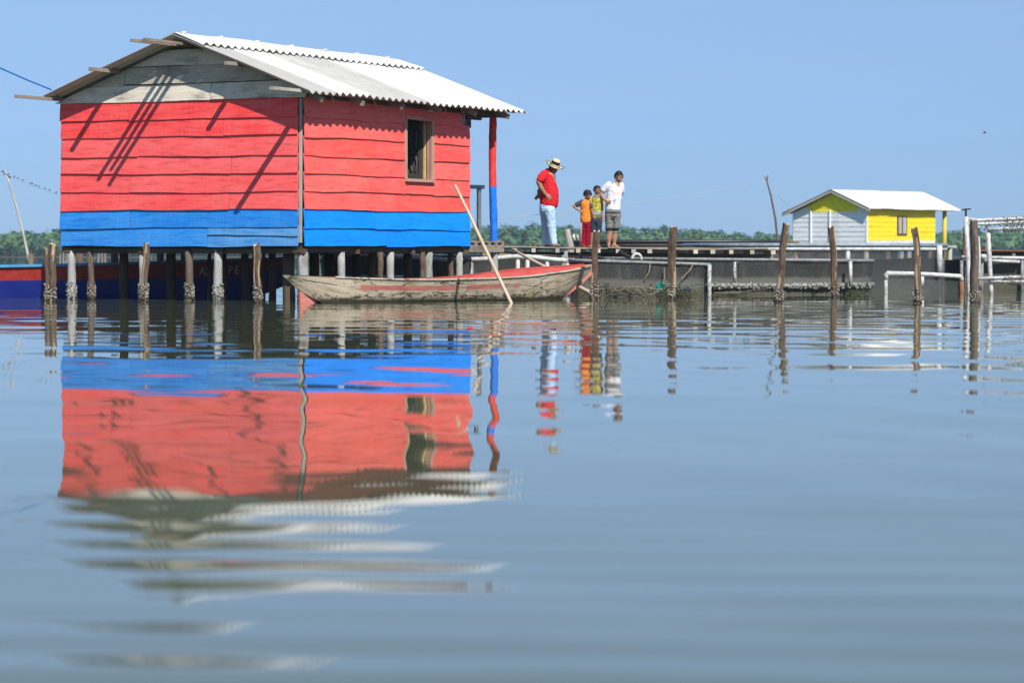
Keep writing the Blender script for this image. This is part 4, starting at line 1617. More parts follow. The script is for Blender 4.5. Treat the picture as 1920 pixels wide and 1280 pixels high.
# rust-brown plank platform behind the pale pen
yp = 64.0
root = thing("plank_platform", (X(1390, yp), yp + .6, 0), "rust brown plank platform behind the pale pipe pen", "platform")
mb = MB()
for k in range(4):
    mb.beam(at(1283 + k, 452.5, yp + k * .3), at(1380, 451, yp + k * .3), .28, .04, tone=random.random())
    mb.beam(at(1381, 451.5, yp + k * .3), at(1452, 452, yp + k * .3), .28, .04, tone=random.random())
    mb.beam(at(1453, 452.5, yp + k * .3), at(1497, 453.5, yp + k * .3), .28, .04, tone=random.random())
mb.build("deck", M['rust_boards'], root)
mb = MB()
mb.beam(at(1290, 455.5, yp + .1), at(1498, 456, yp + .1), .08, .05)
for px in (1300, 1370, 1440, 1490):
    mb.beam(V((X(px, yp), yp + .5, -.5)), at(px, 455, yp + .5), .09, .09, (0, 1, 0))
mb.build("frame", M['rust_boards'], root)
# far dock at the right edge
yr = 76.0
root = thing("dock", (X(1900, yr), yr, 0), "distant low brown plank dock at the right edge", "dock")
mb = MB()
for k in range(4): mb.beam(at(1800, 469.5, yr + k * .35), at(2080, 470.5, yr + k * .35), .33, .05, tone=random.random())
mb.build("deck", M['rust_boards'], root)
mb = MB(); mb.beam(at(1802, 474, yr + .1), at(2080, 475, yr + .1), .09, .13); mb.build("stringer", M['wood_dark'], root)
for px, yt in ((1805, 472), (1850, 461), (1900, 472), (1960, 472)):
    mb = MB(); mb.tube([(X(px, yr), yr - .05, -1), at(px, yt, yr - .05)], .07, 8); mb.build("post", M['wood_mid'], root)
mb = MB(); mb.tube([at(1809, 473, yr - .3) - V((0, 0, 2)), at(1809, 473, yr - .3), at(1811, 425, yr - .3)], .07, 8)
tag(mb.build("mooring_post", M['rust_boards'], None, org=(X(1809, yr), yr, 0)), "thin brown stake behind the left upright of the pipe frame", "post")

# arched drain pipe and black hoses on the net
mb = MB()
cc = at(1194, 484, 49.6)
mb.tube([cc + V((.085 * math.cos(a) * 1.0, 0, .10 * math.sin(a) - .02)) for a in np.linspace(-.2, math.pi + .2, 14)], .030, 9)
tag(mb.build("pipe_bend", M['pvc'], None, smooth=True, org=cc), "arched white corrugated pipe bend on the black net", "pipe")
mb = MB()
pts = [at(1100 + 12 * math.cos(a), 479 + 8 * math.sin(a), 49.2 + .25 * math.sin(a)) for a in np.linspace(0, 6.28, 18)]
mb.tube(pts + [at(1140, 487, 49.2), at(1190, 488, 49.3)], .032, 8)
tag(mb.build("hose", M['hdpe'], None, smooth=True, org=at(1100, 484, 49.3)), "coiled black hose behind the short split post", "hose")
mb = MB()
P = [at(1160 + k * .7, 471 + k * .42, 50.0) for k in range(36)]
mb.tube(P, [.045 if k % 2 else .036 for k in range(36)], 9)
tag(mb.build("hose", M['hdpe'], None, smooth=False, org=at(1165, 475, 50)), "ribbed black hose slanting down beside the white pipe bend", "hose")

# debris at the foot of the posts
def tangle(px, y, Y, n, spread, mats, name, label, cat, dz=.12):
    mb = MB()
    c = at(px, y, Y)
    for k in range(n):
        p = c + V((random.gauss(0, spread), random.uniform(-.08, .08), random.uniform(-.03, dz)))
        pts = [p]
        for j in range(5):
            p = p + V((random.gauss(0, .06), random.gauss(0, .02), random.uniform(-.07, .03)))
            p.z = max(p.z, -.03)
            pts.append(p)
        mb.tube(pts, random.uniform(.003, .0065), 5, mi=random.randrange(len(mats)), cap=False)
    return tag(mb.build(name, mats, None, org=(c.x, c.y, 0)), label, cat)


pale = plain("pale_rope", (.32, .28, .22), (.2, .17, .12), .8, .1, 30)
teal = plain("teal_cloth", (.01, .22, .16), (.02, .32, .24), .8, .1, 20)
tangle(1275, 545, 44.9, 34, .16, [pale, M['algae'], M['weed']], "rope_tangle", "pale rope and weed tangled round the foot of the thick upright post", "rope")
tangle(1128, 540, 45.8, 26, .09, [M['hdpe'], M['algae'], pale], "rope_tangle", "dark torn net and rope hanging on the post at the canoe's bow", "rope")
tangle(1155, 541, 47.1, 26, .30, [pale, M['weed']], "net_scrap", "frayed pale net scraps along the bottom of the small front pen", "net", .05)
tangle(1370, 552, 49.4, 60, .14, [M['weed'], M['algae']], "seaweed", "green brown weed clump hanging below the crusted float pipe", "weed", .06)
tangle(1268, 551, 44.8, 60, .13, [M['weed'], M['algae']], "seaweed", "dark weed mound round the foot of the thick upright post", "weed", .10)
tangle(1596, 549, 49.7, 30, .06, [M['weed'], M['algae']], "seaweed", "small weed tuft hanging behind the post before the grey wall", "weed", .05)


def cloth(px, y, Y, w, h, mat, name, label):
    mb = MB()
    c = at(px, y, Y)
    n = 7
    g = [[c + V(((i / n - .5) * w + .012 * math.sin(j * 2 + i), .03 * math.sin(i * 1.9 + j) + .02 * random.random(), -h * j / 4 * (1 + .35 * math.sin(i * 2.1 + px)) + .012 * math.sin(i * 3))) for i in range(n + 1)] for j in range(5)]
    for j in range(4):
        for i in range(n):
            mb.quad(g[j][i], g[j][i + 1], g[j + 1][i + 1], g[j + 1][i])
    return tag(mb.build(name, mat, None, smooth=True, org=(c.x, c.y, c.z - h)), label, "cloth")


cloth(1239, 530, 46.6, .16, .12, teal, "cloth_scrap", "torn green cloth snagged left of the thick upright post")
cloth(1270, 534, 44.95, .10, .07, teal, "cloth_scrap", "small teal rag tied right of the thick upright post")
cloth(1289, 538, 44.9, .10, .06, plain("blue_rag", (.04, .17, .40), None, .8, .1), "cloth_scrap", "blue rag among the pale rope right of the thick post")
cloth(1220, 532, 46.7, .06, .12, pale, "cloth_scrap", "white rag strip hanging left of the green cloth")
mb = MB()
mb.tube([at(1340, 549, 48.6), at(1390, 548, 48.4), at(1440, 541, 46.5), at(1463, 536, 43.5)], .009, 5)
tag(mb.build("rope", pale, None, org=at(1340, 549, 48.6)), "slack thin rope from the small pen to the right-leaning post", "rope")

mb = MB(); fl = V((X(880, 27.3), 27.3, .006)); mb.ball(fl, (.022, .018, .014), 10, 6); mb.tube([fl + V((.015, 0, .004)), fl + V((.034, 0, .008))], .007, 6)
tag(mb.build("float", plain("red_plastic", (.75, .02, .015)), None, smooth=True, org=fl), "tiny red float drifting on the water before the canoe", "float")

# ------------------------------------------------------------------ bent sticks, lines, birds
lp = [at(57, 505, 88) - V((0, 0, 1.2)), at(56, 495, 88), at(44, 440, 88), at(30, 385, 88), at(18, 345, 88), at(10, 322, 88)]
root = thing("bent_stick", (lp[0].x, 88, 0), "tall thin leaning stick left of the house with a line of birds", "stick")
mb = MB(); mb.tube(lp, [.060, .056, .042, .036, .032, .026], 8); mb.build("stem", M['stick_grey'], root, smooth=True)
mb = MB(); mb.tube([lp[-2] + V((.03, 0, .2)), lp[-1] + V((-.09, 0, .02)), lp[-1] + V((-.12, 0, .0))], .03, 6); mb.tube([at(59, 500, 88) - V((0, 0, 1)), at(57, 476, 88)], .1, 7); mb.build("fork", M['stick_dark'], root, smooth=True)
wire0, wire1 = at(10, 327, 88), at(330, 405, 70)
def wire(name, pts, r, mat, label, cat="line"):
    mb = MB(); mb.tube(pts, r, 5)
    return tag(mb.build(name, mat, None, org=pts[0]), label, cat)
def wpt(f, a, b, sag): return a.lerp(b, f) - V((0, 0, sag * math.sin(math.pi * f)))
wp_ = [wpt(k / 16, wire0, wire1, .25) for k in range(17)]
wire("line", [at(-160, 345, 92), at(-60, 338, 90), wire0] + wp_[1:], .008, plain("pale_line", (.5, .5, .5)), "sagging pale line of perched birds from the leaning stick to the house")


def small_bird(p, s, label, name="bird", flying=False):
    mb = MB()
    n0 = 0
    mb.ball(p, (s * .55, s * .32, s * .34), 8, 6)
    mb.ball(p + V((s * .42, 0, s * .28)), s * .22, 7, 5)
    mb.tube([p + V((s * .60, 0, s * .28)), p + V((s * .78, 0, s * .25))], [s * .06, s * .01], 5)
    mb.tube([p + V((-s * .4, 0, 0)), p + V((-s * .95, 0, -s * .12))], [s * .14, s * .05], 6)
    if flying:
        for sg in (1, -1):
            mb.quad(p + V((s * .25, 0, s * .15)), p + V((s * .1, sg * s * .9, s * .65)), p + V((-s * .25, sg * s * 1.2, s * .45)), p + V((-s * .25, 0, s * .1)))
    else:
        mb.tube([p + V((0, 0, -s * .3)), p + V((0, 0, -s * .5))], s * .05, 5)
    o = mb.build(name, M['hdpe'], None, smooth=True, org=p)
    tag(o, label, "bird")
    return o


bx = [17, 28, 35, 44, 58, 62, 69, 74, 85, 94, 107]
for k, px in enumerate(bx):
    # find where the line crosses that column
    best = min(np.linspace(0, 1, 400), key=lambda f: abs((lambda q: q.x / q.y * FPX + 960 - px)(wpt(f, wire0, wire1, .25))))
    p = wpt(best, wire0, wire1, .25) + V((0, 0, .05))
    o = small_bird(p, .052, "tiny dark bird perched on the pale line left of the house")
    o["group"] = "birds perched on the line"
small_bird(at(1846, 249, 160), .14, "tiny dark bird flying in the sky above the right edge", flying=True)

wire("rope", [at(-220, 40, 43.5), at(-100, 92, 44.2), at(0, 128, 44.7), at(50, 150, 44.9), at(97, 169, 45.0)], .014, plain("blue_rope", (.01, .11, .42)), "taut blue rope tied to the left eave of the red roof", "rope")
rp = [at(1458, 470, 62.5) - V((0, 0, 1.5)), at(1458, 450, 62.5), at(1454, 410, 62.5), at(1445, 365, 62.5), at(1438, 340, 62.5), at(1434, 331, 62.5)]
root = thing("bent_stick", (rp[0].x, 62.5, 0), "tall dark crooked stick carrying lines between the boys and the yellow house", "stick")
mb = MB(); mb.tube(rp, [.030, .029, .026, .022, .018, .014], 8); mb.tube([rp[-2], rp[-2] + V((.02, 0, .14))], .015, 6); mb.build("stem", M['stick_dark'], root, smooth=True)
lm = plain("thin_white_line", (.5, .52, .55))
wire("line", [rp[-2]] + [at(px, y, Y) for px, y, Y in ((1370, 352, 61), (1270, 370, 58.5), (1170, 382.5, 56.3), (1050, 397, 54), (960, 408, 51.5), (900, 411, 49.6))], .0045, lm, "thin white line running behind the people to the porch rail")
wire("line", [rp[-3], at(1459, 366, 90), at(1479, 388, 128)], .006, lm, "thin white line from the crooked stick to the yellow house's eave")

# ------------------------------------------------------------------ yellow house
YH = 118.0
yh_c = at(1625, 457, YH)
YE = V((.66, .751, 0)); YR = V((.751, -.66, 0))
CY = V((yh_c.x, YH, 0))


def yhp(w, t, z): return CY - YR * w + YE * t + V((0, 0, z))


def t_at(px):
    k = (px - 960) / FPX
    return (k * CY.y - CY.x) / (YE.x - k * YE.y)


def w_at(px):
    k = (px - 960) / FPX
    return (CY.x - k * CY.y) / (YR.x - k * YR.y)


yW, yLn = w_at(1487), t_at(1752)
tR1 = t_at(1790); tR0 = -.28
zb_y = zy(460, YH); ze_y = zy(392, YH)
zr_y = zy(357, YH + .9)
yhouse = thing("stilt_house", yhp(yW / 2, yLn / 2, 0), "small yellow and pale grey plank house on stilts in the distance", "house")
M['yellow'] = painted_planks("yellow_paint", (.80, .58, .012), (.84, .64, .05), (.6, .5, .2), .0, .4, chips=(.8, .75, .5))
M['yellow_g'] = painted_planks("yellow_paint_gable", (.86, .72, .015), (.86, .74, .05), (.5, .45, .2), .05, .4, chips=(.7, .7, .4))
M['pale_grey'] = painted_planks("pale_blue_grey_paint", (.70, .74, .76), (.78, .80, .81), (.46, .40, .40), .4, .6, chips=(.7, .7, .7))
M['pale_white'] = painted_planks("chalky_white_boards", (.62, .63, .64), (.72, .72, .72), (.5, .5, .5), .2, .6)
nrow = 8
mb = MB()
hgt = ze_y + .10 - zb_y
w_r = yW * .44
sl = (zr_y - .1 - ze_y) / (yW - w_r + .3)


def y_under(s):
    w = yW - s
    return zr_y - .08 - abs(w - w_r) * ((zr_y - ze_y) / (w_r + .30))


wall_rows = int(math.ceil((zr_y - zb_y) / (hgt / nrow)))
for i in range(wall_rows):
    z0 = zb_y + hgt / nrow * i; z1 = z0 + hgt / nrow + .02
    lo, hi = 0.0, yW
    if z0 > ze_y + .02:
        hw_ = (zr_y - .1 - z0) / ((zr_y - ze_y) / (w_r + .30))
        lo = max(0, yW - (w_r + hw_)); hi = min(yW, yW - (w_r - hw_))
    if hi - lo < .2: continue
    f = i / wall_rows
    segs = [(0, yW * .25, 0), (yW * .25, yW * .51, 0), (yW * .51, yW * .63, 3), (yW * .63, yW, 0)]
    if i >= nrow - 1: segs = [(0, yW * .22, 0), (yW * .22, yW * .88, 1), (yW * .88, yW, 0)]
    if i >= nrow: segs = [(0, yW, 1)]
    for a, b, mi in segs:
        a2, b2 = max(a, lo), min(b, hi)
        if b2 - a2 > .05:
            plank(mb, yhp(yW, 0, 0), YR, -YE, a2 + .004, b2 - .004, z0, z0, z1, z1, mi, L=yW, topclip=y_under, amp=.006, out=.03)
mb.build("wall", [M['pale_grey'], M['yellow_g'], M['pale_white'], M['pale_white']], yhouse)
mb = MB()
yws0, yws1 = t_at(1681), t_at(1697)
for i in range(nrow):
    z0 = zb_y + hgt / nrow * i; z1 = z0 + hgt / nrow + .02
    plank(mb, yhp(0, 0, 0), YE, YR, .0, yLn, z0, z0, z1, z1, 1 if i == 0 else 0, L=yLn, amp=.006, out=.03)
mb.build("wall", [M['yellow'], M['pale_white']], yhouse)
mb = MB()
for (O, D, Nn, L) in ((yhp(0, yLn, 0), -YR, YE, yW), (yhp(yW, yLn, 0), -YE, -YR, yLn)):
    for i in range(nrow):
        z0 = zb_y + hgt / nrow * i; z1 = z0 + hgt / nrow + .02
        plank(mb, O, D, Nn, .0, L, z0, z0, z1, z1, 0, L=L)
mb.build("wall", M['pale_grey'], yhouse)
mb = MB()
wz0, wz1 = zy(439, YH + 2), zy(406, YH + 2)
tc_ = (yws0 + yws1) / 2
for k in range(5):
    mb.box(yhp(-.045, yws0 + (k + .5) * (yws1 - yws0) / 5, (wz0 + wz1) / 2), YE * ((yws1 - yws0) / 10 - .008), YR * .015, V((0, 0, (wz1 - wz0) / 2)), tone=random.random())
w_ = mb.build("window", M['stick_grey'], yhouse)
mb = MB()
for zz in (wz0, wz1): mb.box(yhp(-.05, tc_, zz), YE * ((yws1 - yws0) / 2 + .04), YR * .025, V((0, 0, .03)))
for tt in (yws0, yws1, tc_): mb.box(yhp(-.05, tt, (wz0 + wz1) / 2), YE * .03, YR * .025, V((0, 0, (wz1 - wz0) / 2)))
mb.build("frame", M['wood_dark'], w_)
mb = MB()
mb.beam(yhp(yW * .75, -.05, zb_y), yhp(yW * .75, -.05, ze_y), .05, .05, YR)
mb.beam(yhp(yW * .49, -.05, zb_y), yhp(yW * .49, -.05, ze_y - .0), .05, .05, YR)
mb.beam(yhp(0, 0, zb_y), yhp(0, 0, ze_y), .07, .07, YR)
mb.build("door_frame", M['pale_grey'], yhouse)
# roof
mb = MB()
_hp, _PC = hp, PITCHC
hp = yhp
slope_y = (zr_y - ze_y) / (w_r + .30)
roof_sheetset(mb, w_r, -.32, zr_y + .03, slope_y, .022, 0, tR0, tR1, tones=[.5, .6, .55, .65], ns=3)
roof_sheetset(mb, w_r, yW + .45, zr_y + .03, slope_y * .93, .022, 0, tR0, tR1, tones=[.5, .6, .55], ns=3)
hp = _hp
mb.build("roof", M['roof_y'], yhouse, smooth=True)
mb = MB()
for sg in (0, 1):
    wE = -.32 if sg == 0 else yW + .45
    mb.beam(yhp(w_r, tR0 + .04, zr_y - .05), yhp(wE, tR0 + .04, zr_y - .05 - abs(wE - w_r) * (slope_y if sg == 0 else slope_y * .93)), .04, .11)
mb.beam(yhp(-.05, 0, ze_y + .02), yhp(-.05, tR1 - .1, ze_y + .02), .08, .08)
mb.beam(yhp(yW + .1, tR0, ze_y + .0), yhp(yW + .1, tR1 - .1, ze_y + .0), .08, .08)
mb.build("rafter", M['stick_grey'], yhouse)
mb = MB(); tp = t_at(1771); mb.tube([yhp(.02, tp, .2), yhp(.02, tp, ze_y + .02)], .10, 10)
mb.build("porch_post", plain("yellow_post", (.62, .50, .03), (.5, .42, .1), .7, .2), yhouse, smooth=True)
mb = MB(); mb.box(yhp(yW / 2, (tR1) / 2, zb_y - .04), YR * (yW / 2 + .05), YE * (tR1 / 2 + .1), V((0, 0, .05)))
mb.build("floor", M['stick_grey'], yhouse)
for i in range(5):
    for j in range(3):
        mb = MB()
        p = yhp(.08 + (yW - .16) * j / 2, .1 + (tR1 - .4) * i / 4, 0)
        mb.tube([(p.x, p.y, -1), (p.x, p.y, zb_y - .05)], .11, 9, jit=.05)
        mb.build("stilt", M['stilt'] if (i + j) % 2 == 0 else M['post_dark'], yhouse, smooth=True)

mb = MB()
net_wall(mb, [(yhp(-.1, yLn + .2, 0).x, yhp(-.1, yLn + .2, 0).y), (yhp(yW, yLn + .2, 0).x, yhp(yW, yLn + .2, 0).y), (yhp(yW + .1, .4, 0).x, yhp(yW + .1, .4, 0).y)], zb_y - .05, -.1, close=False)
mb.build("shade_sheet", M['net_liner'], yhouse)  # dark sheet added behind the stilts to deepen the shade under the floor

# far stakes seen past the left of the house
sg_ = "thin stakes far out on the left"
for k in range(14):
    px = 100 + k * 9 + random.uniform(-3, 3)
    Yk = 300 + random.uniform(-30, 30)
    mb = MB()
    p = at(px, 480, Yk)
    mb.tube([(p.x, Yk, -1), (p.x + random.uniform(-.2, .2), Yk, random.uniform(.8, 2.2))], .10, 6)
    tag(mb.build("stake", M['wood_mid'], None, org=(p.x, Yk, 0)), "thin far stake in the water before the left tree line", "stake", sg_)

# ------------------------------------------------------------------ people
YP = 52.45
SC = YP / FPX / 6.4     # metres per step of the enlarged figure drawing


def pt(cx, cy, dy=0.0):
    p = at(960 + cx / 6.4, 280 + cy / 6.4, YP)
    return V((p.x, p.y + dy, p.z))


def limb(mb, chain, seg=14):
    """chain of (x, y, depth, r lateral, r depth): an elliptic tapering tube with round ends"""
    P = [pt(c[0], c[1], c[2]) for c in chain]
    Rl = [c[3] * SC for c in chain]; Rd = [(c[4] if len(c) > 4 else c[3]) * SC for c in chain]
    # resample
    Q = []; A = []; B = []
    for i in range(len(P) - 1):
        for k in range(4):
            f = k / 4
            Q.append(P[i].lerp(P[i + 1], f)); g = f * f * (3 - 2 * f)
            A.append(Rl[i] + (Rl[i + 1] - Rl[i]) * g); B.append(Rd[i] + (Rd[i + 1] - Rd[i]) * g)
    Q.append(P[-1]); A.append(Rl[-1]); B.append(Rd[-1])
    T0 = (Q[1] - Q[0]).normalized(); T1 = (Q[-1] - Q[-2]).normalized()
    pre = []; post_ = []
    for s in (.95, .75, .4):
        pre.append((Q[0] - T0 * (A[0] * s * .8), A[0] * math.sqrt(1 - s * s), B[0] * math.sqrt(1 - s * s)))
        post_.append((Q[-1] + T1 * (A[-1] * s * .8), A[-1] * math.sqrt(1 - s * s), B[-1] * math.sqrt(1 - s * s)))
    allp = pre + list(zip(Q, A, B)) + post_[::-1]
    base = len(mb.v)
    n = len(allp)
    for i, (p, a, b) in enumerate(allp):
        t = (allp[min(i + 1, n - 1)][0] - allp[max(i - 1, 0)][0]).normalized()
        v = V((0, 1, 0)) - t * t.y
        if v.length < .2: v = V((1, 0, 0)) - t * t.x
        v.normalize()
        u = t.cross(v)
        for k in range(seg):
            an = 2 * math.pi * k / seg
            mb.v.append(p + u * (a * math.cos(an)) + v * (b * math.sin(an)))
    for i in range(n - 1):
        for k in range(seg):
            k2 = (k + 1) % seg
            mb.face((base + i * seg + k, base + i * seg + k2, base + (i + 1) * seg + k2, base + (i + 1) * seg + k))
    mb.face([base + k for k in range(seg)][::-1]); mb.face([base + (n - 1) * seg + k for k in range(seg)])


def fuse(mb, name, mats, parent, voxel=.010, smooth=4, matfn=None, wrinkle=0.0):
    """melts the shapes into one continuous surface"""
    tmp = mb.build(name + "_tmp", [mats[0]])
    md = tmp.modifiers.new("r", 'REMESH'); md.mode = 'VOXEL'; md.voxel_size = voxel
    ms = tmp.modifiers.new("s", 'SMOOTH'); ms.iterations = smooth; ms.factor = .5
    bpy.context.view_layer.update()
    dg = bpy.context.evaluated_depsgraph_get()
    me = bpy.data.meshes.new_from_object(tmp.evaluated_get(dg))
    me.name = name
    bpy.data.objects.remove(tmp)
    off = origin_of(parent)
    n = len(me.vertices)
    co = np.empty(n * 3); me.vertices.foreach_get("co", co); co = co.reshape(-1, 3)
    if wrinkle:
        nr = np.empty(n * 3); me.vertices.foreach_get("normal", nr); nr = nr.reshape(-1, 3)
        d = np.array([mnoise.noise(V((c[0] * 16, c[1] * 16, c[2] * 24))) + .5 * mnoise.noise(V((c[0] * 34, c[1] * 34, c[2] * 50))) for c in co])
        co = co + nr * d[:, None] * wrinkle
    me.vertices.foreach_set("co", (co - np.array(off)).ravel())
    me.materials.clear()
    for m in mats: me.materials.append(m)
    nf = len(me.polygons)
    me.polygons.foreach_set("use_smooth", [True] * nf)
    if matfn:
        me.polygons.foreach_set("material_index", [matfn(p.center + off) for p in me.polygons])
    me.update()
    o = bpy.data.objects.new(name, me)
    COL.objects.link(o); o.parent = parent
    return o


def skin(name, c):
    return plain(name, c, tuple(x * .85 for x in c), .5, .35, 25)


def clothm(name, c, c2=None, sc=14):
    return plain(name, c, c2 if c2 else tuple(x * .82 for x in c), .85, .1, sc)


def cz(cy): return pt(0, cy).z
def cxw(cx): return pt(cx, 0).x


def hand(mb, wx, wy, wd, dx, dy, size=1.0, curl=.25, thumb=1, dd=0.0):
    """palm and five fingers running from the wrist (wx, wy, depth) along (dx, dy)"""
    L = math.hypot(dx, dy); ux, uy = dx / L, dy / L
    nx, ny = -uy, ux
    S = size
    limb(mb, [(wx, wy, wd, 14 * S, 10 * S), (wx + ux * 20 * S, wy + uy * 20 * S, wd + dd * .3, 23 * S, 10 * S), (wx + ux * 44 * S, wy + uy * 44 * S, wd + dd * .5, 25 * S, 9 * S)], 10)
    for k, (o, ln) in enumerate(((-18, 34), (-6, 42), (6, 40), (17, 31))):
        bx_, by_ = wx + ux * 46 * S + nx * o * S, wy + uy * 46 * S + ny * o * S
        sp = o * .25
        m1 = (bx_ + ux * ln * .5 * S + nx * sp * .5 * S, by_ + uy * ln * .5 * S + ny * sp * .5 * S)
        m2 = (bx_ + ux * ln * (1 - curl * .3) * S + nx * sp * S, by_ + uy * ln * (1 - curl * .3) * S + ny * sp * S + curl * 14 * S)
        limb(mb, [(bx_, by_, wd + dd * .5, 5.4 * S), (m1[0], m1[1], wd + dd * .7 - .002, 5.0 * S), (m2[0], m2[1], wd + dd - .004 + curl * .02, 4.2 * S)], 8)
    tx, ty = wx + ux * 18 * S + nx * 20 * S * thumb, wy + uy * 18 * S + ny * 20 * S * thumb
    limb(mb, [(tx, ty, wd, 7 * S), (tx + (ux * 16 + nx * 14 * thumb) * S, ty + (uy * 16 + ny * 14 * thumb) * S, wd, 6 * S), (tx + (ux * 32 + nx * 18 * thumb) * S, ty + (uy * 32 + ny * 18 * thumb) * S, wd, 5 * S)], 8)


def head(mb, cx, cy, r, look, tilt=0.0, nose=True, d=0.0):
    """look: -1..1 turn of the face towards image right; returns face point function"""
    hr = r * SC
    c = pt(cx, cy, d)
    yaw = look * math.pi / 2
    fwd = V((math.sin(yaw), -math.cos(yaw), -tilt)).normalized()
    right = fwd.cross(V((0, 0, 1))).normalized()
    up = right.cross(fwd)
    mb.ball(c + up * hr * .20 - fwd * hr * .08, (hr * .78, hr * .92, hr * .82), 18, 14, axes=(right, fwd, up))
    mb.ball(c - up * hr * .30 + fwd * hr * .16, (hr * .60, hr * .66, hr * .70), 16, 12, axes=(right, fwd, up))
    mb.ball(c - up * hr * .78 + fwd * hr * .46, (hr * .26, hr * .22, hr * .20), 10, 8, axes=(right, fwd, up))
    # nose, brow, lips, ears
    mb.ball(c - up * hr * .14 + fwd * hr * .88, (hr * .13, hr * .17, hr * .13), 8, 6, axes=(right, fwd, up))
    mb.ball(c + up * hr * .02 + fwd * hr * .80, (hr * .08, hr * .12, hr * .20), 8, 6, axes=(right, fwd, up))
    mb.ball(c + up * hr * .20 + fwd * hr * .70, (hr * .46, hr * .14, hr * .08), 10, 6, axes=(right, fwd, up))
    mb.ball(c - up * hr * .45 + fwd * hr * .72, (hr * .24, hr * .12, hr * .09), 10, 6, axes=(right, fwd, up))
    for s in (1, -1):
        mb.ball(c + right * (s * hr * .78) - fwd * hr * .05 - up * hr * .02, (hr * .08, hr * .16, hr * .25), 8, 7, axes=(right, fwd, up))
        mb.ball(c + right * (s * hr * .36) - up * hr * .18 + fwd * hr * .55, (hr * .2, hr * .18, hr * .16), 8, 6, axes=(right, fwd, up))
    return lambda a, b, f: c + right * (a * hr) + up * (b * hr) + fwd * (f * hr)


M['eye_w'] = plain("eye_white", (.22, .17, .14), None, .3, .5)
M['eye_d'] = plain("eye_dark", (.012, .008, .006), None, .2, .5)
M['hair'] = plain("black_hair", (.008, .007, .007), (.02, .018, .016), .5, .35, 60)
M['lip'] = plain("lips", (.20, .07, .055), None, .5, .3)


def face_parts(root, fp, r):
    hr = r * SC
    for s in (1, -1):
        mb = MB(); mb.ball(fp(s * .30, .05, .745), (hr * .10, hr * .07, hr * .045), 9, 6, mi=0); mb.ball(fp(s * .30, .05, .79), hr * .050, 8, 6, mi=1)
        mb.build("eye", [M['eye_w'], M['eye_d']], root, smooth=True)
        mb = MB(); mb.tube([fp(s * .12, .20, .86), fp(s * .30, .25, .80), fp(s * .46, .20, .66)], hr * .045, 6)
        mb.build("eyebrow", M['hair'], root, smooth=True)
    mb = MB(); mb.tube([fp(-.20, -.44, .80), fp(0, -.46, .87), fp(.20, -.44, .80)], [hr * .03, hr * .055, hr * .03], 7)
    mb.build("mouth", M['lip'], root, smooth=True)


def hair_cap(root, fp, r, front=.45, side=.0, bump=.0, scale=1.08):
    """short hair: a shell over the skull trimmed at the hairline"""
    hr = r * SC
    mb = MB()
    seg, rings = 26, 14
    g = []
    for i in range(rings + 1):
        row = []
        for k in range(seg):
            th = 2 * math.pi * k / seg
            # lowest latitude depends on the direction: high at the forehead, low at the nape
            fdir = math.cos(th)          # 1 = forward
            low = math.radians(70 if fdir > .55 else (100 if fdir > -.2 else 128))
            ph = low * i / rings
            j = 1 + random.uniform(-.02, .05)
            x = math.sin(ph) * math.sin(th) * .80 * scale * j
            f = math.sin(ph) * math.cos(th) * .93 * scale * j - .08
            z = math.cos(ph) * .84 * scale * j + .20 + (bump if (fdir > .2 and ph < .9) else 0)
            row.append(fp(x, z, f))
        g.append(row)
    for i in range(rings):
        for k in range(seg):
            k2 = (k + 1) % seg
            mb.quad(g[i][k], g[i + 1][k], g[i + 1][k2], g[i][k2])
    # inner rim gives it thickness
    for k in range(seg):
        k2 = (k + 1) % seg
        c = fp(0, .1, 0)
        a, b = g[-1][k], g[-1][k2]
        mb.quad(b, a, a.lerp(c, .12), b.lerp(c, .12))
    return mb.build("hair", M['hair'], root, smooth=True)


def person(cx, label):
    p = pt(cx, 1160)
    p.z = deck_z(p.x)
    return thing("person", p, label, "person", None)


def foot(mb, ax, ay, ad, tx, ty, td, w=30, h=16):
    limb(mb, [(ax - (tx - ax) * .25, ay + 26, ad, w * .70, w * .75), (ax, ay + 8, ad, w * .75), (ax + (tx - ax) * .5, ay + (ty - ay) * .72, ad + td * .5, h, w * .85), (tx, ty, ad + td, h * .62, w * .9)], 12)
    for k in range(5):
        s = (k - 2) * w * .34
        limb(mb, [(tx, ty + 1, ad + td + s * SC * .8, h * .5), (tx + (tx - ax) * (.26 - .03 * k), ty + 4, ad + td + s * SC * .95, h * (.48 - .04 * k))], 7)


SK1 = skin("tan_skin", (.36, .19, .115))
SK2 = skin("brown_skin", (.33, .165, .095))

# --- man with hat, facing right, hands on hips
man = person(460, "man in a red polo shirt, pale jeans and woven hat, hands on hips")
b = MB()
fpm = head(b, 502, 222, 62, .62, .22)
limb(b, [(478, 255, .0, 40), (455, 300, 0, 46)])
limb(b, [(445, 320, 0, 78, 95), (445, 430, 0, 90, 95), (445, 560, 0, 92, 90), (425, 660, 0, 84, 85)])
limb(b, [(360, 320, -.16, 42), (345, 350, -.19, 40), (318, 395, -.21, 33), (345, 460, -.20, 30), (390, 530, -.18, 22), (402, 545, -.175, 18)])
hand(b, 402, 545, -.175, 40, 34, 1.0, .35, -1)
limb(b, [(440, 320, .16, 42), (395, 400, .20, 34), (330, 500, .20, 30), (330, 560, .14, 24), (322, 570, .12, 20)])
hand(b, 334, 556, .12, -30, 18, .9, .6, 1)
limb(b, [(445, 700, -.06, 58), (470, 900, -.07, 44), (490, 1090, -.07, 34), (492, 1122, -.07, 30)])
limb(b, [(400, 700, .08, 54), (400, 900, .12, 38), (402, 1090, .18, 29), (402, 1130, .18, 28)])
foot(b, 492, 1122, -.07, 560, 1152, -.03)
foot(b, 402, 1128, .18, 440, 1152, .0)
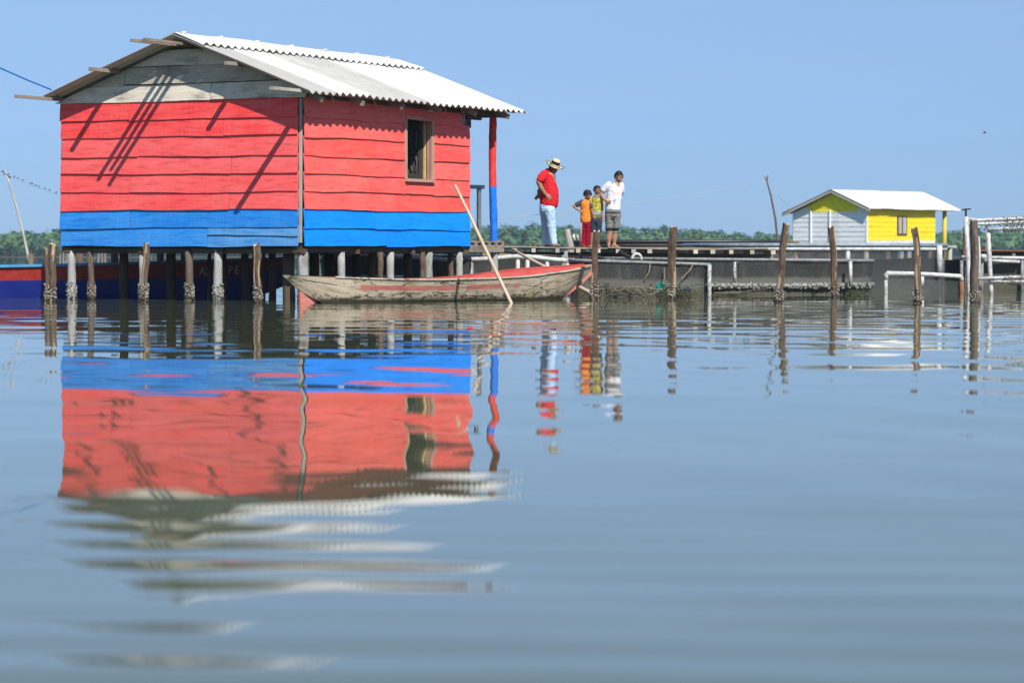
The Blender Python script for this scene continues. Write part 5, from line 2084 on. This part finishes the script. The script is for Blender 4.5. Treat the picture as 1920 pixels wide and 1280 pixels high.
fuse(b, "body", [SK1], man, .0085, 3)
face_parts(man, fpm, 62)
hair_cap(man, fpm, 62)
s = MB()
limb(s, [(440, 268, 0, 52, 60), (425, 305, 0, 86, 110), (432, 400, 0, 98, 112), (448, 520, 0, 112, 112), (446, 600, 0, 114, 108), (444, 648, 0, 113, 104)], 20)
limb(s, [(395, 300, -.12, 56), (352, 345, -.19, 52), (338, 372, -.205, 49)])
limb(s, [(435, 310, .14, 56), (405, 370, .19, 50)])
shirt = fuse(s, "shirt", [clothm("red_polo_cotton", (.62, .022, .030), (.50, .016, .024))], man, .012, 4, wrinkle=.007)
s = MB(); s.tube([pt(478 + 36 * math.cos(a), 262 + 13 * math.sin(a) - 8 * math.cos(a) * -1, .06 * math.sin(a)) for a in np.linspace(0, 6.28, 16)], .016, 7)
s.build("collar", clothm("dark_red_collar", (.50, .015, .03)), man, smooth=True)
s = MB()
limb(s, [(438, 628, 0, 98, 92), (432, 655, 0, 99, 93), (425, 720, 0, 98, 95)], 18)
limb(s, [(448, 720, -.06, 74, 84), (470, 900, -.07, 58), (490, 1060, -.07, 47), (502, 1128, -.07, 44)])
limb(s, [(400, 720, .08, 70, 84), (400, 900, .12, 50), (402, 1060, .18, 40), (400, 1138, .18, 40)])
fuse(s, "jeans", [clothm("pale_blue_denim", (.44, .60, .80), (.32, .48, .70), 12)], man, .012, 4, wrinkle=.007)
for (ax, tx, d0) in ((490, 580, -.07), (400, 450, .17)):
    s = MB(); limb(s, [(ax - 10, 1160, d0, 8, 34), (tx, 1163, d0 + .02, 7, 36)])
    s.build("sandal", plain("brown_leather", (.16, .07, .03)), man, smooth=True)
# woven hat
s = MB()
hx = 508; hc = pt(512, 196, 0)
axu = V((-.33 * -1, -.20, .92)).normalized()
axu = V((.36, -.22, .90)).normalized()
au = axu.cross(V((0, 1, 0))).normalized(); av = axu.cross(au)
prof = [(0.0, .135), (.05, .134), (.075, .120), (.085, .09), (.088, .03), (.092, .0), (.115, -.004), (.135, -.006), (.150, -.006), (.170, -.003), (.188, .006), (.200, .016)]
hm = [0, 0, 0, 1, 0, 1, 0, 0, 1, 0, 1]
prev = None
for i, (r_, z_) in enumerate(prof):
    ring = []
    for k in range(28):
        a = 2 * math.pi * k / 28
        zz = z_ + (.022 * math.cos(2 * a) if r_ > .12 else 0) * (r_ - .1) / .1
        ring.append(hc + au * (r_ * math.cos(a)) + av * (r_ * math.sin(a)) + axu * zz)
    if prev:
        for k in range(28):
            k2 = (k + 1) % 28
            s.quad(prev[k], ring[k], ring[k2], prev[k2], hm[i - 1])
            if i > 5: s.quad(prev[k2] - axu * .008, ring[k2] - axu * .008, ring[k] - axu * .008, prev[k] - axu * .008, hm[i - 1])
    prev = ring
for k in range(28):
    k2 = (k + 1) % 28
    s.quad(prev[k], prev[k] - axu * .008, prev[k2] - axu * .008, prev[k2], 1)
s.build("hat", [clothm("woven_straw", (.66, .56, .34), (.52, .42, .24), 60), clothm("black_woven_band", (.015, .012, .012))], man, smooth=True)

# --- boy in orange
b1 = person(885, "boy in an orange shirt with grey sleeves and dark red track trousers")
b = MB()
fp = head(b, 905, 552, 55, .22, .28, d=-.12)
limb(b, [(893, 590, -.10, 22), (880, 625, -.10, 26)])
limb(b, [(878, 640, -.10, 52, 42), (880, 740, -.10, 50, 42), (880, 860, -.10, 52, 44)])
limb(b, [(828, 635, -.10, 23), (775, 665, -.13, 20), (735, 682, -.14, 17), (775, 715, -.15, 15), (815, 740, -.16, 12)])
hand(b, 815, 740, -.16, 34, 26, .62, .3, -1)
limb(b, [(935, 645, -.11, 23), (950, 710, -.13, 19), (962, 755, -.14, 16), (980, 795, -.16, 12)])
hand(b, 980, 795, -.16, 6, 22, .62, .5, 1)
limb(b, [(858, 880, -.10, 32), (850, 1010, -.10, 26), (848, 1130, -.10, 20), (850, 1150, -.10, 17)])
limb(b, [(905, 880, -.10, 32), (902, 1010, -.10, 26), (905, 1130, -.10, 20), (905, 1150, -.10, 17)])
foot(b, 850, 1148, -.10, 868, 1168, -.06, 20, 11)
foot(b, 905, 1148, -.10, 935, 1166, -.06, 20, 11)
fuse(b, "body", [SK2], b1, .0075, 2)
face_parts(b1, fp, 55); hair_cap(b1, fp, 55, scale=1.16)
s = MB()
limb(s, [(884, 618, -.10, 34, 40), (878, 650, -.10, 62, 54), (880, 740, -.10, 60, 52), (880, 855, -.10, 63, 54)], 18)
limb(s, [(842, 635, -.10, 33), (790, 660, -.13, 31), (772, 668, -.135, 30)])
limb(s, [(920, 640, -.10, 30), (945, 700, -.13, 29)])
xa, xb_ = cxw(838), cxw(925)
fuse(s, "shirt", [clothm("orange_cotton", (.72, .24, .035), (.60, .18, .025)), clothm("charcoal_sleeve", (.055, .06, .07))], b1, .010, 3, matfn=lambda c: 1 if (c.x < xa + (c.z - cz(640)) * .55 - .0 or (c.x > xb_ and c.z > cz(720))) and c.z > cz(715) else 0, wrinkle=.006)
s = MB()
limb(s, [(880, 862, -.10, 58, 50), (880, 900, -.10, 60, 52)], 16)
limb(s, [(853, 900, -.10, 38, 42), (846, 1020, -.10, 34), (840, 1158, -.10, 31)])
limb(s, [(910, 900, -.10, 36, 42), (908, 1020, -.10, 32), (902, 1158, -.10, 32)])
fuse(s, "trousers", [clothm("dark_red_nylon", (.24, .006, .022), (.17, .004, .016))], b1, .010, 3, wrinkle=.008)
for dx in (0, 11):
    s = MB(); s.tube([pt(826 + dx - (5 if dx == 0 else 0), 880, -.165 + dx * .0006 - .0 * dx), pt(818 + dx, 1020, -.155), pt(812 + dx, 1158, -.148)], .0055, 6)
    s.build("stripe", M['pvc'], b1, smooth=True)

# --- boy in olive print shirt
b2 = person(1015, "boy in an olive and yellow printed shirt and navy shorts")
b = MB()
fp = head(b, 1022, 492, 55, .10, .10, d=.06)
limb(b, [(1020, 535, .06, 22), (1018, 570, .06, 26)])
limb(b, [(1015, 590, .06, 52, 42), (1012, 700, .06, 50, 42), (1010, 830, .06, 52, 44)])
limb(b, [(1072, 590, .06, 23), (1082, 660, .06, 19), (1080, 735, .05, 16), (1084, 800, .03, 13), (1086, 835, .03, 11)])
hand(b, 1086, 832, .03, 2, 24, .62, .4, 1)
limb(b, [(958, 595, .06, 23), (945, 660, .07, 19), (948, 730, .08, 16), (960, 790, .08, 13)])
hand(b, 960, 788, .08, 3, 24, .6, .4, -1)
limb(b, [(975, 850, .06, 36), (968, 990, .06, 25), (960, 1060, .06, 24), (955, 1140, .06, 16), (955, 1152, .06, 16)])
limb(b, [(1042, 850, .06, 36), (1030, 990, .06, 25), (1030, 1060, .06, 24), (1032, 1140, .06, 16), (1032, 1152, .06, 16)])
foot(b, 955, 1150, .06, 950, 1168, -.06, 20, 11)
foot(b, 1032, 1150, .06, 1062, 1168, -.03, 20, 11)
fuse(b, "body", [SK2], b2, .0075, 2)
face_parts(b2, fp, 55); hair_cap(b2, fp, 55, scale=1.05)
s = MB()
limb(s, [(1018, 562, .06, 38, 40), (1014, 600, .06, 68, 54), (1010, 700, .06, 66, 52), (1010, 806, .06, 68, 54)], 18)
limb(s, [(1060, 595, .06, 32), (1080, 660, .06, 29)])
limb(s, [(965, 595, .06, 32), (942, 640, .06, 30)])
def print_mat():
    m = NT("olive_print_shirt")
    n = m.noise(m.coord('Object', (1, 1, 1)), 26, 3, .5, 1.2)
    col = m.mix(m.ramp(n, [(.47, 0), (.51, 1)]), (.17, .15, .075), (.58, .50, .04))
    n2 = m.noise(m.coord('Object', (1, 1, 1)), 38, 2, .5)
    col = m.mix(m.ramp(n2, [(.60, 0), (.64, .9)]), col, (.05, .055, .03))
    return m.fin(col, .85, .1)
fuse(s, "shirt", [clothm("olive_cotton", (.21, .18, .10)), print_mat(), clothm("yellow_sleeve", (.60, .50, .07)), clothm("teal_print", (.25, .42, .42))], b2, .010, 3, wrinkle=.006,
     matfn=lambda c: 2 if (c.x > cxw(1068) or c.x < cxw(955)) and c.z > cz(690) else (3 if cz(775) < c.z < cz(745) and cxw(985) < c.x < cxw(1060) else (1 if cz(745) < c.z < cz(590) else 0)))
s = MB()
limb(s, [(1010, 818, .06, 62, 52), (1010, 860, .06, 66, 54)], 16)
limb(s, [(975, 860, .06, 42), (968, 970, .06, 38)])
limb(s, [(1044, 860, .06, 42), (1042, 970, .06, 40)])
fuse(s, "shorts", [clothm("navy_cotton", (.035, .05, .075), (.02, .03, .05))], b2, .010, 3, wrinkle=.006)

# --- youth in white
y3 = person(1210, "smiling youth in a white V-neck shirt and rolled grey trousers, barefoot")
b = MB()
fp = head(b, 1280, 338, 66, .05, .18, d=.0)
limb(b, [(1272, 385, .0, 30), (1255, 430, .0, 36)])
limb(b, [(1245, 460, 0, 80, 60), (1225, 570, 0, 76, 58), (1210, 720, 0, 78, 60)])
limb(b, [(1150, 430, .0, 32), (1105, 480, .03, 27), (1072, 535, .03, 23), (1095, 590, -.05, 20), (1125, 618, -.12, 16)])
hand(b, 1125, 618, -.12, 40, 8, .85, .25, 1)
limb(b, [(1312, 440, .02, 32), (1318, 510, .08, 27), (1306, 560, .14, 22), (1270, 600, .16, 18)])
hand(b, 1272, 600, .16, -26, 10, .8, .4, 1)
limb(b, [(1164, 760, 0, 46), (1162, 930, 0, 36), (1166, 1010, 0, 34), (1160, 1060, 0, 34), (1162, 1130, 0, 22), (1162, 1140, 0, 22)])
limb(b, [(1256, 760, 0, 46), (1250, 930, 0, 36), (1235, 1010, 0, 32), (1230, 1060, 0, 31), (1226, 1130, 0, 21), (1226, 1140, 0, 21)])
foot(b, 1160, 1138, .0, 1158, 1172, -.12, 28, 15)
foot(b, 1226, 1138, .0, 1290, 1176, -.06, 28, 15)
fuse(b, "body", [SK1], y3, .0085, 3)
face_parts(y3, fp, 66); hair_cap(y3, fp, 66, scale=1.06, bump=.16)
s = MB()
limb(s, [(1256, 418, 0, 44, 50), (1244, 455, 0, 92, 66), (1228, 560, 0, 92, 68), (1212, 640, 0, 92, 68), (1208, 712, 0, 94, 70)], 20)
limb(s, [(1168, 425, 0, 44), (1120, 468, .02, 42), (1098, 492, .03, 41)])
limb(s, [(1308, 432, .01, 40), (1318, 500, .06, 36)])
fuse(s, "shirt", [clothm("white_cotton", (.72, .72, .76), (.62, .62, .68), 10), clothm("faint_pink_print", (.66, .48, .44), (.62, .56, .50), 40), SK1], y3, .011, 3, wrinkle=.005,
     matfn=lambda c: 2 if (c.z > cz(458) and c.y < YP - .02 and abs(c.x - cxw(1268)) < (c.z - cz(458)) * .62) else 1 if (cz(560) < c.z < cz(515) or cz(680) < c.z < cz(645)) and cxw(1198) < c.x < cxw(1285) and c.y < YP - .05 and mnoise.noise(c * 30) > -.05 else 0)
text_mesh("letter", "V.", .075, pt(1222, 622, -.142), Matrix.Rotation(math.pi / 2, 4, 'X'), clothm("dark_teal_print", (.02, .06, .06)), y3, .006)
s = MB()
limb(s, [(1208, 722, 0, 92, 68), (1208, 770, 0, 94, 70)], 18)
limb(s, [(1162, 770, 0, 50, 62), (1160, 900, 0, 43), (1161, 1000, 0, 37)])
limb(s, [(1262, 770, 0, 48, 62), (1255, 900, 0, 42), (1238, 1000, 0, 36)])
fuse(s, "trousers", [clothm("grey_cotton", (.22, .215, .20), (.15, .145, .135)), clothm("black_knee_patch", (.02, .02, .022))], y3, .011, 3, wrinkle=.007,
     matfn=lambda c: 1 if cz(985) < c.z < cz(945) or cz(770) < c.z < cz(752) else 0)

# ------------------------------------------------------------------ haze over the lagoon
def build_haze():
    mb = MB()
    mb.box((0, 560, 7.5), (900, 0, 0), (0, 640, 0), (0, 0, 10.5))
    m = bpy.data.materials.new("haze_air")
    m.use_nodes = True
    nt = m.node_tree
    nt.nodes.clear()
    out = nt.nodes.new("ShaderNodeOutputMaterial")
    vol = nt.nodes.new("ShaderNodeVolumePrincipled")
    vol.inputs['Color'].default_value = (.60, .80, 1.0, 1)
    vol.inputs['Density'].default_value = HAZE
    vol.inputs['Anisotropy'].default_value = 0.0
    nt.links.new(vol.outputs[0], out.inputs['Volume'])
    o = mb.build("haze", m)
    o["kind"] = "stuff"


HAZE = 0.00022
if HAZE > 0: build_haze()
